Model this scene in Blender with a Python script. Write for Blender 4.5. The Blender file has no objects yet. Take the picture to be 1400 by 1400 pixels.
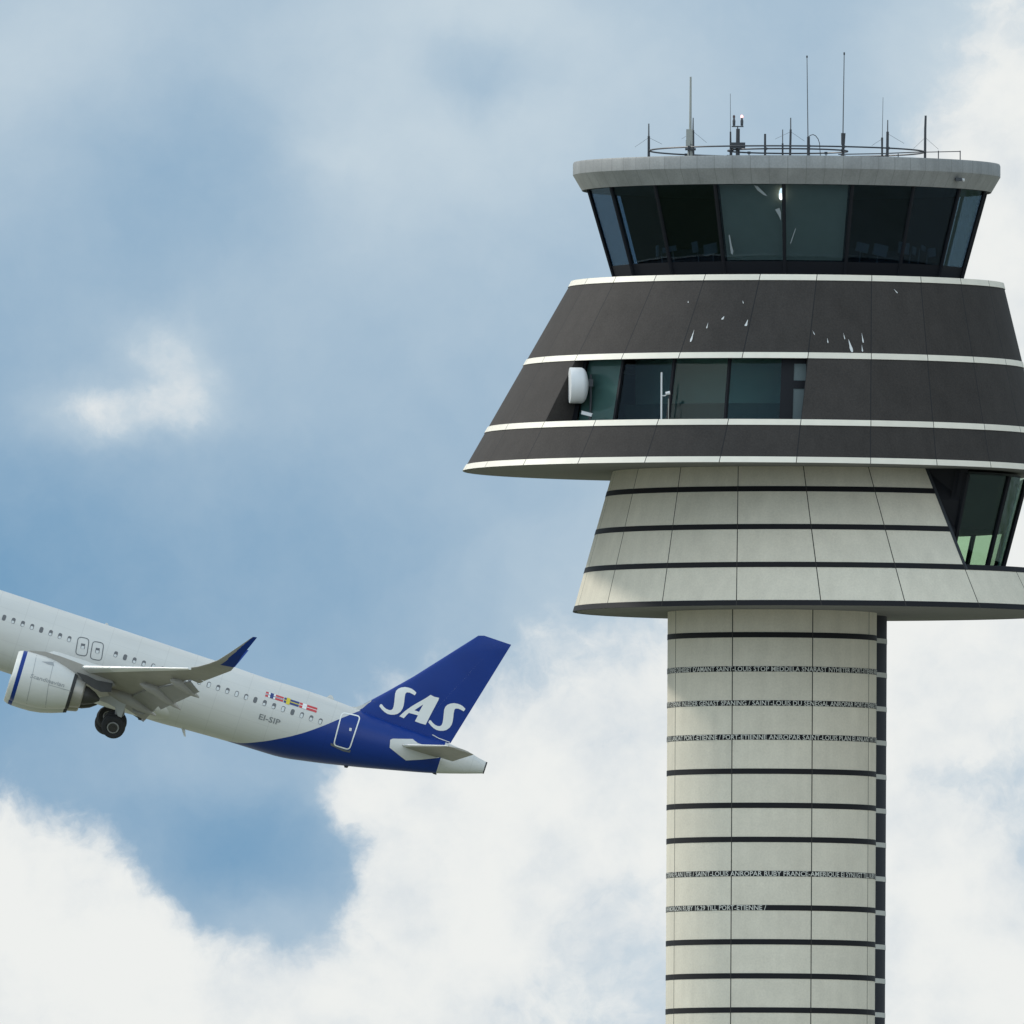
import bpy, bmesh, math, random
import numpy as np
from mathutils import Vector, Matrix, noise
from mathutils.bvhtree import BVHTree
from mathutils.geometry import tessellate_polygon
random.seed(7)
scene = bpy.context.scene
COL = scene.collection
R_ = math.radians

def lin(r, g, b):
    f = lambda c: (c/255/12.92) if c/255 <= .04045 else ((c/255+.055)/1.055)**2.4
    return (f(r), f(g), f(b), 1)

# ------------------------------------------------------------------ camera
CAM = Vector((0, 0, 2)); FPX = 73000.0; ELEV = .0338; ROLL = .005; DT = 2000.0; S = 36.5; DP = 2908.0
fw = Vector((0, math.cos(ELEV), math.sin(ELEV)))
r0 = Vector((1, 0, 0)); u0 = Vector((0, -math.sin(ELEV), math.cos(ELEV)))
rt = r0*math.cos(ROLL) + u0*math.sin(ROLL); up = u0*math.cos(ROLL) - r0*math.sin(ROLL)
cd = bpy.data.cameras.new('camera'); cam = bpy.data.objects.new('camera', cd); COL.objects.link(cam)
cd.sensor_width = 36; cd.lens = 36*FPX/1400; cd.clip_start = 1; cd.clip_end = 80000
cam.matrix_world = Matrix.Translation(CAM) @ Matrix((rt, up, -fw)).transposed().to_4x4()
scene.camera = cam
scene.render.resolution_x = scene.render.resolution_y = 1024

def ray(px, py): return fw*FPX + rt*(px-700) + up*(700-py)
def at(px, py, y):
    d = ray(px, py); return CAM + d*(y/d.y)

# ------------------------------------------------------------------ sun and sky
SUN_AZ, SUN_EL = R_(-62), R_(36)         # azimuth from +Y (view direction), negative = left
sd = Vector((math.sin(SUN_AZ)*math.cos(SUN_EL), math.cos(SUN_AZ)*math.cos(SUN_EL), math.sin(SUN_EL)))
ld = bpy.data.lights.new('sun', 'SUN'); lo = bpy.data.objects.new('sun', ld); COL.objects.link(lo)
ld.energy = 2.3; ld.angle = R_(5); ld.color = (1, .95, .87)
lo.rotation_euler = sd.to_track_quat('Z', 'Y').to_euler()

scene.view_settings.view_transform = 'Standard'; scene.view_settings.look = 'None'
scene.view_settings.exposure = 0; scene.view_settings.gamma = 1

w = bpy.data.worlds.new('World'); scene.world = w; w.use_nodes = True
nt = w.node_tree; nt.nodes.clear()
def N(t, **k):
    n = nt.nodes.new(t)
    for a, b in k.items(): setattr(n, a, b)
    return n
def put(sock, v):
    if hasattr(v, 'is_output'): nt.links.new(v, sock)
    else: sock.default_value = v
def M(op, a, b=0.0, c=0.0, clamp=False):
    n = N('ShaderNodeMath', operation=op, use_clamp=clamp)
    put(n.inputs[0], a); put(n.inputs[1], b); put(n.inputs[2], c); return n.outputs[0]
def VM(op, a, b=None, out='Vector'):
    n = N('ShaderNodeVectorMath', operation=op); put(n.inputs[0], a)
    if b is not None:
        put(n.inputs['Scale'] if op == 'SCALE' else n.inputs[1], b)
    return n.outputs[out]
def SS(x, a, b):
    n = N('ShaderNodeMapRange', interpolation_type='SMOOTHSTEP'); put(n.inputs[0], x)
    n.inputs[1].default_value = a; n.inputs[2].default_value = b; return n.outputs[0]
def NOI(vec, scale, detail, rough=.55, out=0):
    n = N('ShaderNodeTexNoise'); put(n.inputs['Vector'], vec)
    n.inputs['Scale'].default_value = scale; n.inputs['Detail'].default_value = detail; n.inputs['Roughness'].default_value = rough
    return n.outputs[out]
def MIX(f, a, b):
    n = N('ShaderNodeMix', data_type='RGBA'); put(n.inputs[0], f); put(n.inputs[6], a); put(n.inputs[7], b); return n.outputs[2]

tc = N('ShaderNodeTexCoord').outputs['Generated']
sep = N('ShaderNodeSeparateXYZ'); put(sep.inputs[0], tc)
az = M('ARCTAN2', sep.outputs[0], sep.outputs[1]); el = M('ARCSINE', sep.outputs[2])
SKY = FPX/100.0                               # sky chart: 1 unit = 100/73000 rad of azimuth or elevation
u = M('MULTIPLY', az, SKY); v = M('MULTIPLY', M('SUBTRACT', el, ELEV), SKY)
cmb = N('ShaderNodeCombineXYZ'); put(cmb.inputs[0], u); put(cmb.inputs[1], v)
uv0 = cmb.outputs[0]
def warp(vec, scale, detail, amp, rough=.55):
    c = NOI(vec, scale, detail, rough, 1)
    return VM('ADD', vec, VM('SCALE', VM('SUBTRACT', c, (.5, .5, .5)), amp))
uv1 = warp(warp(uv0, .32, 5, 1.7), 1.6, 6, .45, .62)                  # cloud-shaped wander of the chart
# smooth cover fields, as clouds at given bearings and heights in the sky
Vg = [[.80,.72,.70,.92,.85,.62,.75,1],[.72,.42,.65,.92,.80,.62,.75,1],[.45,.42,.60,.65,.60,.65,.8,1],[.30,.40,.42,.48,.60,.7,.8,1],
      [.10,.22,.30,.45,.70,.8,.9,1],[.20,.28,.30,.55,.85,.9,1,.9],[.5,.28,.22,.75,.9,.95,.9,.9],[.9,.9,.75,.8,.8,.9,.9,.9]]
Kg = [[0,0,0,.05,0,0,.05,.55],[0,0,0,.05,0,0,.2,.95],[0,0,0,0,0,.1,.4,1],[0,.05,0,0,0,.2,.5,.9],
      [0,0,0,0,.2,.5,.75,.95],[0,0,0,.6,.75,.8,.85,.75],[.75,.1,0,.9,.7,.7,.75,.6],[1,.95,.65,.7,.45,.6,.75,.85]]
pts = [((x*200-700)/100, (700-y*200)/100) for y in range(8) for x in range(8)]
G = np.array([[math.exp(-((a[0]-b[0])**2+(a[1]-b[1])**2)/(2*1.55**2)) for b in pts] for a in pts])
def solve(g): return np.linalg.solve(G+np.eye(64)*.02, np.array(g).reshape(-1))
wv, wk = solve(Vg), solve(Kg)
# (px, py, rx, ry, dV, dK) finer clouds and gaps
FINE = [(205,556,88,26,.40,.38),(262,515,30,42,.35,.32),(225,470,42,28,.34,.34),(140,588,52,26,.28,.28),(660,100,65,35,-.40,0),(440,215,50,30,.15,.12),
        (60,1255,105,85,0,.42),(180,1345,115,70,0,.38),(570,1110,90,100,0,.55),(470,1065,50,30,.2,.35),(375,1155,115,62,.02,-.42),(455,1375,85,38,.25,.36),(385,1255,60,34,.20,.0),(250,1060,110,35,.14,0),
        (330,1010,140,50,.12,0),(1290,900,60,70,0,.30),(1300,1190,60,50,0,.35),(1330,1060,80,60,-.15,-.22)]
aV, aK = 0.0, 0.0
def blob(c, sx, sy, av, ak):
    global aV, aK
    d = VM('MULTIPLY', VM('SUBTRACT', uv1, (c[0], c[1], 0)), (1/sx, 1/sy, 0))
    e = M('POWER', math.e, M('MULTIPLY', VM('DOT_PRODUCT', d, d, 'Value'), -.5))
    if abs(av) > 1e-3: aV = M('MULTIPLY_ADD', e, av, aV)
    if abs(ak) > 1e-3: aK = M('MULTIPLY_ADD', e, ak, aK)
for c, a, b in zip(pts, wv, wk): blob(c, 1.55, 1.55, float(a), float(b))
for px, py, rx, ry, dv, dk in FINE: blob(((px-700)/100, (700-py)/100), rx/100, ry/100, dv, dk)
# elsewhere in the sky: broken cloud of all sizes
far = VM('LENGTH', VM('MULTIPLY', uv0, (1, 1, 0)), None, 'Value')
out = SS(far, 8.5, 15)
big = NOI(tc, 2.2, 13, .58)
Vf = SS(big, .30, .62); Kf = SS(big, .42, .66)
f1 = NOI(uv0, .55, 9, .56); f2 = NOI(uv1, 1.5, 10, .64)
V = M('ADD', M('MULTIPLY', aV, M('SUBTRACT', 1, out)), M('MULTIPLY', Vf, out))
K = M('ADD', M('MULTIPLY', aK, M('SUBTRACT', 1, out)), M('MULTIPLY', Kf, out))
V = M('ADD', V, M('MULTIPLY', M('SUBTRACT', f1, .5), .30), clamp=True)
V = M('ADD', V, M('MULTIPLY', M('SUBTRACT', f2, .5), .14), clamp=True)
Kn = M('ADD', K, M('MULTIPLY', M('SUBTRACT', f2, .5), .62))
Kn = M('ADD', Kn, M('MULTIPLY', M('SUBTRACT', f1, .5), .45))
Kc = SS(Kn, .24, .70)
sky = N('ShaderNodeTexSky', sky_type='NISHITA', sun_disc=False)
sky.sun_elevation = SUN_EL; sky.sun_rotation = SUN_AZ % (2*math.pi)
clear = MIX(.88, VM('SCALE', sky.outputs[0], .09), lin(90, 148, 192))
veil = lin(198, 213, 223)
shade = MIX(SS(M('ADD', M('ADD', .58, M('MULTIPLY', M('SUBTRACT', f1, .5), 1.3)), M('ADD', M('MULTIPLY', M('SUBTRACT', f2, .5), .40), M('MULTIPLY', M('SUBTRACT', K, .7), .45))), .15, .85), lin(208, 217, 224), lin(238, 240, 238))
skyc = MIX(Kc, MIX(V, clear, veil), shade)
back = SS(VM('DOT_PRODUCT', tc, tuple(Vector((-.35, -1, .45)).normalized()), 'Value'), -.25, .9)
bg = N('ShaderNodeBackground'); put(bg.inputs[0], skyc); put(bg.inputs[1], M('MULTIPLY_ADD', back, 1.1, 1.0))   # sky behind the viewer brightened to fill the shaded faces
wo = N('ShaderNodeOutputWorld'); nt.links.new(bg.outputs[0], wo.inputs[0])
w.cycles.sampling_method = 'MANUAL'; w.cycles.sample_map_resolution = 1024

# ------------------------------------------------------------------ materials
def mat(name, col, rough=.6, metal=0.0, var=.0, vscale=1.0, bump=0.0, bscale=8.0, tone=False, spec=.5, streak=0.0, grain=0.0):
    m = bpy.data.materials.new(name); m.use_nodes = True
    t = m.node_tree; b = t.nodes['Principled BSDF']
    b.inputs['Roughness'].default_value = rough; b.inputs['Metallic'].default_value = metal
    b.inputs['Specular IOR Level'].default_value = spec
    c = col if len(col) == 4 else (*col, 1)
    co = t.nodes.new('ShaderNodeTexCoord').outputs['Object']
    val = None
    def noi(sc, det, mp=None):
        n = t.nodes.new('ShaderNodeTexNoise'); n.inputs['Scale'].default_value = sc; n.inputs['Detail'].default_value = det
        if mp:
            q = t.nodes.new('ShaderNodeMapping'); q.inputs['Scale'].default_value = mp; t.links.new(co, q.inputs[0]); t.links.new(q.outputs[0], n.inputs['Vector'])
        else: t.links.new(co, n.inputs['Vector'])
        return n.outputs[0]
    def math_(op, a, bb):
        n = t.nodes.new('ShaderNodeMath'); n.operation = op
        for i, s in enumerate((a, bb)):
            if hasattr(s, 'is_output'): t.links.new(s, n.inputs[i])
            else: n.inputs[i].default_value = s
        return n.outputs[0]
    val = 1.0
    if var: val = math_('ADD', math_('MULTIPLY', math_('SUBTRACT', noi(vscale, 8), .5), var*2), val)
    if streak: val = math_('ADD', math_('MULTIPLY', math_('SUBTRACT', noi(1.0, 6, (2.2, 2.2, .18)), .5), streak*2), val)
    if grain: val = math_('ADD', math_('MULTIPLY', math_('SUBTRACT', noi(15.0, 3), .5), grain*2), val)
    if tone:
        a = t.nodes.new('ShaderNodeAttribute'); a.attribute_name = 'tone'; val = math_('MULTIPLY', a.outputs['Fac'], val)
    if hasattr(val, 'is_output'):
        x = t.nodes.new('ShaderNodeVectorMath'); x.operation = 'SCALE'; x.inputs[0].default_value = c[:3]
        t.links.new(val, x.inputs['Scale']); t.links.new(x.outputs[0], b.inputs['Base Color'])
    else: b.inputs['Base Color'].default_value = c
    if bump:
        bn = t.nodes.new('ShaderNodeBump'); bn.inputs['Strength'].default_value = bump; bn.inputs['Distance'].default_value = .02
        t.links.new(noi(bscale, 4), bn.inputs['Height']); t.links.new(bn.outputs[0], b.inputs['Normal'])
    return m

def glass(name, tint, refl=1.0, rough=.02):
    m = bpy.data.materials.new(name); m.use_nodes = True; t = m.node_tree; t.nodes.clear()
    o = t.nodes.new('ShaderNodeOutputMaterial'); mx = t.nodes.new('ShaderNodeMixShader')
    tr = t.nodes.new('ShaderNodeBsdfTransparent'); tr.inputs[0].default_value = (*tint, 1)
    gl = t.nodes.new('ShaderNodeBsdfGlossy'); gl.inputs[0].default_value = (*refl, 1) if isinstance(refl, tuple) else (refl, refl, refl, 1); gl.inputs[1].default_value = rough
    ge = t.nodes.new('ShaderNodeNewGeometry'); dt = t.nodes.new('ShaderNodeVectorMath'); dt.operation = 'DOT_PRODUCT'
    t.links.new(ge.outputs['Normal'], dt.inputs[0]); t.links.new(ge.outputs['Incoming'], dt.inputs[1])
    def mm(op, a, b, c=0.0):
        n = t.nodes.new('ShaderNodeMath'); n.operation = op
        for i, s in enumerate((a, b, c)):
            if hasattr(s, 'is_output'): t.links.new(s, n.inputs[i])
            else: n.inputs[i].default_value = s
        return n.outputs[0]
    fr = mm('MULTIPLY_ADD', mm('POWER', mm('SUBTRACT', 1.0, mm('ABSOLUTE', dt.outputs['Value'], 0)), 5.0), .96, .04)
    wn = t.nodes.new('ShaderNodeTexNoise'); wn.inputs['Scale'].default_value = .9; wn.inputs['Detail'].default_value = 3
    t.links.new(t.nodes.new('ShaderNodeTexCoord').outputs['Object'], wn.inputs['Vector'])
    wb_ = t.nodes.new('ShaderNodeBump'); wb_.inputs['Strength'].default_value = .5; wb_.inputs['Distance'].default_value = .02
    t.links.new(wn.outputs[0], wb_.inputs['Height']); t.links.new(wb_.outputs[0], gl.inputs['Normal'])
    t.links.new(fr, mx.inputs[0]); t.links.new(tr.outputs[0], mx.inputs[1]); t.links.new(gl.outputs[0], mx.inputs[2])
    t.links.new(mx.outputs[0], o.inputs[0]); return m

def emit(name, col, st):
    m = bpy.data.materials.new(name); m.use_nodes = True; b = m.node_tree.nodes['Principled BSDF']
    b.inputs['Emission Color'].default_value = (*col, 1); b.inputs['Emission Strength'].default_value = st; return m

m_light = mat('pale_concrete', (.605, .562, .462), .75, var=.10, vscale=1.3, bump=.25, bscale=14, tone=True, streak=.11, spec=.3, grain=.13)
m_dark = mat('dark_panel', (.042, .0375, .0345), .75, var=.2, vscale=1.1, bump=.2, bscale=14, tone=True, streak=.16, spec=.15, grain=.3)
m_joint = mat('panel_joint_dark', (.03, .028, .025), .9)  # dark colour of the panel joints themselves
m_djoint = mat('dark_joint', (.012, .012, .013), .9)
m_white = mat('white_trim', (.72, .67, .565), .55, var=.06, vscale=2.5, tone=True, streak=.05)
m_black = mat('black_band', (.006, .006, .008), .65, var=.1, tone=True, spec=.25)
m_navy = mat('rear_shaft_dark', (.009, .010, .016), .65, spec=.25, var=.15, vscale=1.0)
m_ledge = mat('rear_shaft_pale_ledge', (.46, .46, .42), .7, var=.1)
m_soff = mat('soffit', (.15, .15, .14), .8, var=.15, vscale=.9)
m_rim = mat('roof_rim_metal', (.24, .245, .24), .55, metal=.15, var=.2, vscale=1.6, tone=True, streak=.25, grain=.2)
m_rimj = mat('rim_joint', (.17, .172, .168), .7)
m_roof = mat('roof_felt', (.10, .10, .10), .9, var=.2)
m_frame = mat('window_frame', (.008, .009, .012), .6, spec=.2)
m_in = mat('cab_interior', (.022, .026, .032), .8)
m_blind = mat('sun_blind', (.62, .53, .35), .85, var=.08, vscale=3)
m_sill = mat('cab_sill', (.16, .18, .19), .5)
g_cab = glass('cab_glass', (.50, .58, .64), (.34, .46, .56))
g_teal = glass('teal_glass', (.66, .75, .74), .3)
g_green = glass('green_glass', (.79, .885, .79), (.30, .38, .44))
m_office = mat('office_interior', (.33, .41, .40), .8, var=.1)
m_officed = mat('office_low_wall', (.10, .13, .135), .8, var=.1)
m_lett = mat('band_lettering', (.52, .52, .47), .6)
m_mast = mat('mast_dark', (.032, .036, .042), .5)
m_pole = mat('mast_grey', (.30, .31, .28), .5, var=.1)
m_whip = mat('whip_grey', (.10, .11, .12), .5)
m_dish = mat('antenna_white', (.60, .61, .61), .45, var=.03)
m_stain = mat('bird_lime', (.60, .61, .60), .9)
m_grnd = None
m_cable = mat('cable', (.02, .02, .022), .6)

# ------------------------------------------------------------------ mesh helpers
class MB:
    def __init__(s): s.v = []; s.f = []; s.m = []; s.t = []; s.sm = []
    def vert(s, p): s.v.append(Vector(p)); return len(s.v)-1
    def face(s, ids, m=0, tone=1.0, smooth=False): s.f.append(tuple(ids)); s.m.append(m); s.t.append(tone); s.sm.append(smooth)
    def poly(s, ps, m=0, tone=1.0, smooth=False): s.face([s.vert(p) for p in ps], m, tone, smooth)
    def loft(s, rings, m=0, caps=True, smooth=True, closed=True, tone=1.0):
        ids = [[s.vert(p) for p in r] for r in rings]; n = len(rings[0])
        for a, b in zip(ids, ids[1:]):
            for i in range(n if closed else n-1):
                j = (i+1) % n; s.face((a[i], a[j], b[j], b[i]), m, tone, smooth)
        if caps: s.face(ids[0][::-1], m, tone); s.face(ids[-1], m, tone)
    def tube(s, pts, r, m=0, n=8, caps=True):
        pts = [Vector(p) for p in pts]; rs = r if isinstance(r, (list, tuple)) else [r]*len(pts); rings = []
        for i, p in enumerate(pts):
            d = (pts[min(i+1, len(pts)-1)] - pts[max(i-1, 0)]).normalized()
            a = d.cross(Vector((0, 0, 1)) if abs(d.z) < .9 else Vector((1, 0, 0))).normalized(); b = d.cross(a)
            rings.append([p + (a*math.cos(2*math.pi*k/n) + b*math.sin(2*math.pi*k/n))*rs[i] for k in range(n)])
        s.loft(rings, m, caps)
    def box(s, c, h, m=0, rot=None):
        c = Vector(c); vs = []
        for x in (-1, 1):
            for y in (-1, 1):
                for z in (-1, 1):
                    p = Vector((x*h[0], y*h[1], z*h[2])); vs.append(s.vert(c + (rot @ p if rot else p)))
        for q in ((0,1,3,2),(4,6,7,5),(0,4,5,1),(2,3,7,6),(0,2,6,4),(1,5,7,3)): s.face([vs[i] for i in q], m)
    def prism(s, poly, d, m=0, smooth=False):            # polygon of 3-D points swept along vector d
        d = Vector(d); a = [s.vert(p) for p in poly]; b = [s.vert(Vector(p)+d) for p in poly]; n = len(poly)
        tris = tessellate_polygon([[Vector(p) for p in poly]])
        for t in tris: s.face([a[i] for i in t][::-1], m); s.face([b[i] for i in t], m)
        for i in range(n): s.face((a[i], a[(i+1)%n], b[(i+1)%n], b[i]), m, 1.0, smooth)
    def build(s, name, mats, parent=None, org=None, angle=35, fixn=True):
        me = bpy.data.meshes.new(name); o_ = Vector(org) if org is not None else Vector()
        me.from_pydata([p - o_ for p in s.v], [], s.f)
        for mm in (mats if isinstance(mats, (list, tuple)) else [mats]): me.materials.append(mm)
        me.polygons.foreach_set('material_index', s.m); me.polygons.foreach_set('use_smooth', s.sm)
        a = me.attributes.new('tone', 'FLOAT', 'FACE'); a.data.foreach_set('value', s.t)
        me.update()
        if fixn:
            bm = bmesh.new(); bm.from_mesh(me); bmesh.ops.remove_doubles(bm, verts=bm.verts, dist=1e-5)
            bmesh.ops.recalc_face_normals(bm, faces=bm.faces); bm.to_mesh(me); bm.free()
        if any(s.sm): me.set_sharp_from_angle(angle=R_(angle))
        o = bpy.data.objects.new(name, me); COL.objects.link(o)
        if parent: o.parent = parent
        return o
def tag(o, label=None, cat=None, group=None, kind=None):
    if label: o['label'] = label
    if cat: o['category'] = cat
    if group: o['group'] = group
    if kind: o['kind'] = kind
    return o
def empty(name, loc, label, cat, group=None):
    o = bpy.data.objects.new(name, None); COL.objects.link(o); o.location = loc; o.empty_display_size = .5
    return tag(o, label, cat, group)
def text_geo(s, size=1.0, shear=0.0, bold=0.0):
    cu = bpy.data.curves.new('txt', 'FONT'); cu.body = s; cu.size = size; cu.shear = shear; cu.offset = bold; cu.resolution_u = 2
    ob = bpy.data.objects.new('txt', cu); COL.objects.link(ob)
    dg = bpy.context.evaluated_depsgraph_get(); dg.update()
    me = bpy.data.meshes.new_from_object(ob.evaluated_get(dg))
    vs = [tuple(v.co) for v in me.vertices]; fs = [tuple(p.vertices) for p in me.polygons]
    bpy.data.objects.remove(ob); bpy.data.curves.remove(cu); bpy.data.meshes.remove(me)
    return vs, fs

# ------------------------------------------------------------------ ground
def ground_mat():
    m = bpy.data.materials.new('airfield_ground'); m.use_nodes = True; t = m.node_tree; b = t.nodes['Principled BSDF']
    co = t.nodes.new('ShaderNodeTexCoord'); n = t.nodes.new('ShaderNodeTexNoise'); n.inputs['Scale'].default_value = .004; n.inputs['Detail'].default_value = 10
    r = t.nodes.new('ShaderNodeValToRGB'); e = r.color_ramp.elements
    e[0].position = .42; e[0].color = (.11, .125, .055, 1); e[1].position = .56; e[1].color = (.30, .29, .25, 1)
    t.links.new(co.outputs['Object'], n.inputs['Vector']); t.links.new(n.outputs[0], r.inputs[0]); t.links.new(r.outputs[0], b.inputs['Base Color'])
    b.inputs['Roughness'].default_value = .95; return m
g = MB(); rings = [0, 200, 800, 2500, 7000, 20000, 40000]; ids = []
for r in rings[1:]: ids.append([g.vert((r*math.cos(2*math.pi*k/96), 1500+r*math.sin(2*math.pi*k/96), 0)) for k in range(96)])
c0 = g.vert((0, 1500, 0))
for k in range(96): g.face((c0, ids[0][k], ids[0][(k+1) % 96]))
for a, b in zip(ids, ids[1:]):
    for k in range(96): j = (k+1) % 96; g.face((a[k], b[k], b[j], a[j]))
tag(g.build('ground', ground_mat()), kind='structure')

# ------------------------------------------------------------------ control tower
T = at(1055, 1000, DT); T.z = 0
tower = empty('control_tower', T, 'airport control tower, dark flared storeys and slanted glass cab on a pale striped shaft', 'control tower')
def rp(yc, c, R, th, dy=0.0, dr=0.0):       # point on a horizontal circle of the tower: circle given by its centre row, column and radius
    p = at(c, yc, DT); r = R/S + dr; a = R_(th)
    return Vector((p.x + r*math.sin(a), DT + dy/S - r*math.cos(a), p.z))
def angles(a0, a1, step, joints, R, wj):
    full = a1-a0 >= 359.9; d = math.degrees(wj/2/R); cuts = []
    for j in joints:
        if a0-1e-6 <= j <= a1+1e-6: cuts += [(j-d, j+d)]
    xs = [a0 + (a1-a0)*i/max(1, round((a1-a0)/step)) for i in range(max(1, round((a1-a0)/step))+1)]
    xs = [x for x in xs if all(not (q[0]-.4 < x < q[1]+.4) for q in cuts)] + [e for q in cuts for e in q]
    if not full: xs = [a0] + [x for x in xs if a0 < x < a1] + [a1]
    xs = sorted(set(xs))
    def isj(a, b): m = (a+b)/2; return any(q[0]-1e-9 <= m <= q[1]+1e-9 for q in cuts)
    return xs, isj, full
def wall(mb, rows, a0, a1, joints, wj=1.3, step=2.5, tonev=.06, dr=0.0, mj=1, dy=0.0, rnd=None):
    Rm = max(r[2] for r in rows); xs, isj, full = angles(a0, a1, step, joints, Rm, wj)
    rr = rnd or random.Random(len(mb.v)+int(Rm))
    tones = {}
    ids = [[mb.vert(rp(*r, x, dy, dr)) for x in xs] for r in rows]
    n = len(xs)
    for k in range(len(rows)-1):
        for i in range(n if full else n-1):
            j = (i+1) % n; xa = xs[i]; xb = xs[j] + (360 if j == 0 else 0)
            pj = isj(xa, xb); key = (k, sum(1 for q in joints if q < (xa+xb)/2) % max(1, len(joints)))
            tn = tones.setdefault(key, 1 + rr.uniform(-tonev, tonev))
            mb.face((ids[k][i], ids[k][j], ids[k+1][j], ids[k+1][i]), mj if pj else 0, tn, True)
    return ids
def strip(yc0, c0, R0, yc1, c1, R1, out_, a0=-180, a1=180, joints=(), step=2.5, dy=0.0, wj=1.1):   # closed trim band standing proud of the wall
    mb = MB(); xs, isj, full = angles(a0, a1, step, joints, max(R0, R1), wj)
    A = [[mb.vert(rp(y, c, R, x, dy, d)) for x in xs] for (y, c, R, d) in ((yc0, c0, R0, -.12), (yc0, c0, R0, out_), (yc1, c1, R1, out_), (yc1, c1, R1, -.12))]
    n = len(xs)
    rr = random.Random(int(yc0)); tn = {}
    for i in range(n if full else n-1):
        j = (i+1) % n; pj = isj(xs[i], xs[j] + (360 if j == 0 else 0))
        key = sum(1 for q in joints if q < xs[i]+.01); t_ = tn.setdefault(key, 1+rr.uniform(-.05, .04))
        for a, b in ((0, 1), (1, 2), (2, 3), (3, 0)): mb.face((A[a][i], A[a][j], A[b][j], A[b][i]), 1 if pj else 0, t_, a == 1)
    if not full:
        mb.face([A[k][0] for k in range(4)]); mb.face([A[k][-1] for k in range(4)][::-1])
    return mb
def disc(mb, yc, c, R, m=0, n=120, dr=0.0, flip=False, dy=0.0):
    mb.face([mb.vert(rp(yc, c, R, 360*k/n, dy, dr)) for k in range(n)], m)

# --- pale front shaft and its dark bands
YG = 700 + 69.7*S                       # about ground level in rows
SH = (1055, 143.0)
def shc(yc): return SH[0] - (yc-1000)*ROLL    # column of the shaft axis at that row
SJ = [-157.5+45*k for k in range(8)]
ybot = 3250
mb = MB(); rows = []
bands = [868 + 46.55*k + 143*.030 for k in range(0, 54)]
rows = [(836, shc(836), 143)] + [(b, shc(b), 143) for b in bands] + [(ybot, shc(ybot), 143)]
# lower the foot exactly to the ground
wall(mb, rows, -180, 180, SJ, wj=1.5, step=3.0, tonev=.035)
for vtx in mb.v:
    if vtx.z < .8: vtx.z = 0
mb.build('shaft', [m_light, m_joint], tower, T)
LINES = {1: ("PORT-ETIENNE DEHISSET D'AMANT SAINT-LOUIS STOP MEDDELA SNARAST NYHETER /PORT-ETIENNE ANROPAR", "SAINT", -79),
         2: ("PORT-ETIENNE INLEDER GENAST SPANING / SAINT-LOUIS DU SENEGAL ANROPAR PORT-ETIENNE STOP PLAN", "SAINT", -26),
         3: ("SAINT-LOUIS LANDAT PORT-ETIENNE / PORT-ETIENNE ANROPAR SAINT-LOUIS PLAN EJ ANLANT HIT / SAINT", "/ PORT", -74),
         7: ("PORT-ETIENNE PLAN UTE / SAINT-LOUIS ANROPAR RUBY FRANCE-AMERIQUE EJ SYNLIGT TILL RUBY PLAN / SI", "/ SAINT", -119),
         8: ("SAINT-LOUIS ANROPAR MORGON RUBY 16.29 TILL PORT-ETIENNE /", "END", -7)}
for k, yb in enumerate(bands):
    sm = strip(yb-3.7, shc(yb), 143, yb+3.7, shc(yb), 143, .012, joints=SJ if k < 14 else (), step=3.0, wj=1.3)
    bo = sm.build('band', [m_black, m_joint], tower, T)
    if k in LINES:
        s_, key, arc = LINES[k]; vs, fs = text_geo(s_, 1.0, bold=.012)
        pre = s_[:s_.index(key)] if key != 'END' else s_
        w_all = max(v_[0] for v_ in vs); wpre = max([v_[0] for v_ in text_geo(pre+'.', 1.0)[0]]) if key != 'END' else w_all
        sx = 4.95*len(s_)/w_all; hh = 6.5/.70
        lm = MB(); ok = []
        for (x, y, z) in vs:
            th = math.degrees((arc + (x-wpre)*sx)/143.0)
            ok.append(-100 < th < 100); lm.vert(rp(yb + 3.2 - y*hh, shc(yb), 143, th, 0, .018))
        for f in fs:
            if all(ok[i] for i in f): lm.face(f)
        lo_ = lm.build('lettering', m_lett, bo, T, fixn=False)
# --- dark rear shaft with pale ledges, standing behind and to the right
RS = (15.0, 150.0)
mb = MB(); rows = [(yc, shc(yc)+RS[0], 143) for yc in (836, 1400, ybot)]
wall(mb, rows, -180, 180, (), step=3.0, dy=RS[1])
for vtx in mb.v:
    if vtx.z < .8: vtx.z = 0
mb.build('rear_shaft', m_navy, tower, T)
for k, yb in enumerate(bands):
    strip(yb-3.3, shc(yb)+RS[0], 143, yb+3.3, shc(yb)+RS[0], 143, .012, step=3.0, dy=RS[1]).build('rear_ledge', m_ledge, tower, T)

# --- pale lower storey (leaning drum), open to the right
def lc(yc):
    t = (yc-655)/(839-655); return (yc, 1098+23*t, 263+75*t)
LJ = [-180+20*k for k in range(18)]
mb = MB(); b_l = [664.5, 716, 767.6, 819.5]
bl = [(y+.0345*lc(y+10)[2], y+7.3+.0345*lc(y+10)[2]) for y in b_l]
yo = bl[2][1]                               # opening sill
wall(mb, [lc(646), lc((bl[0][0]+bl[0][1])/2), lc((bl[1][0]+bl[1][1])/2), lc(yo)], -180, 40, LJ, wj=1.4, tonev=.03)
wall(mb, [lc(646), lc((bl[0][0]+bl[0][1])/2), lc((bl[1][0]+bl[1][1])/2), lc(yo)], 150, 180, [160], wj=1.4, tonev=.03)
wall(mb, [lc(yo), lc(838)], -180, 180, LJ, wj=1.4, tonev=.03)
mb.build('lower_storey', [m_light, m_joint], tower, T)
mb = MB(); disc(mb, 838, *lc(838)[1:], 0, dr=-.001); mb.build('lower_soffit', m_soff, tower, T)
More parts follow.
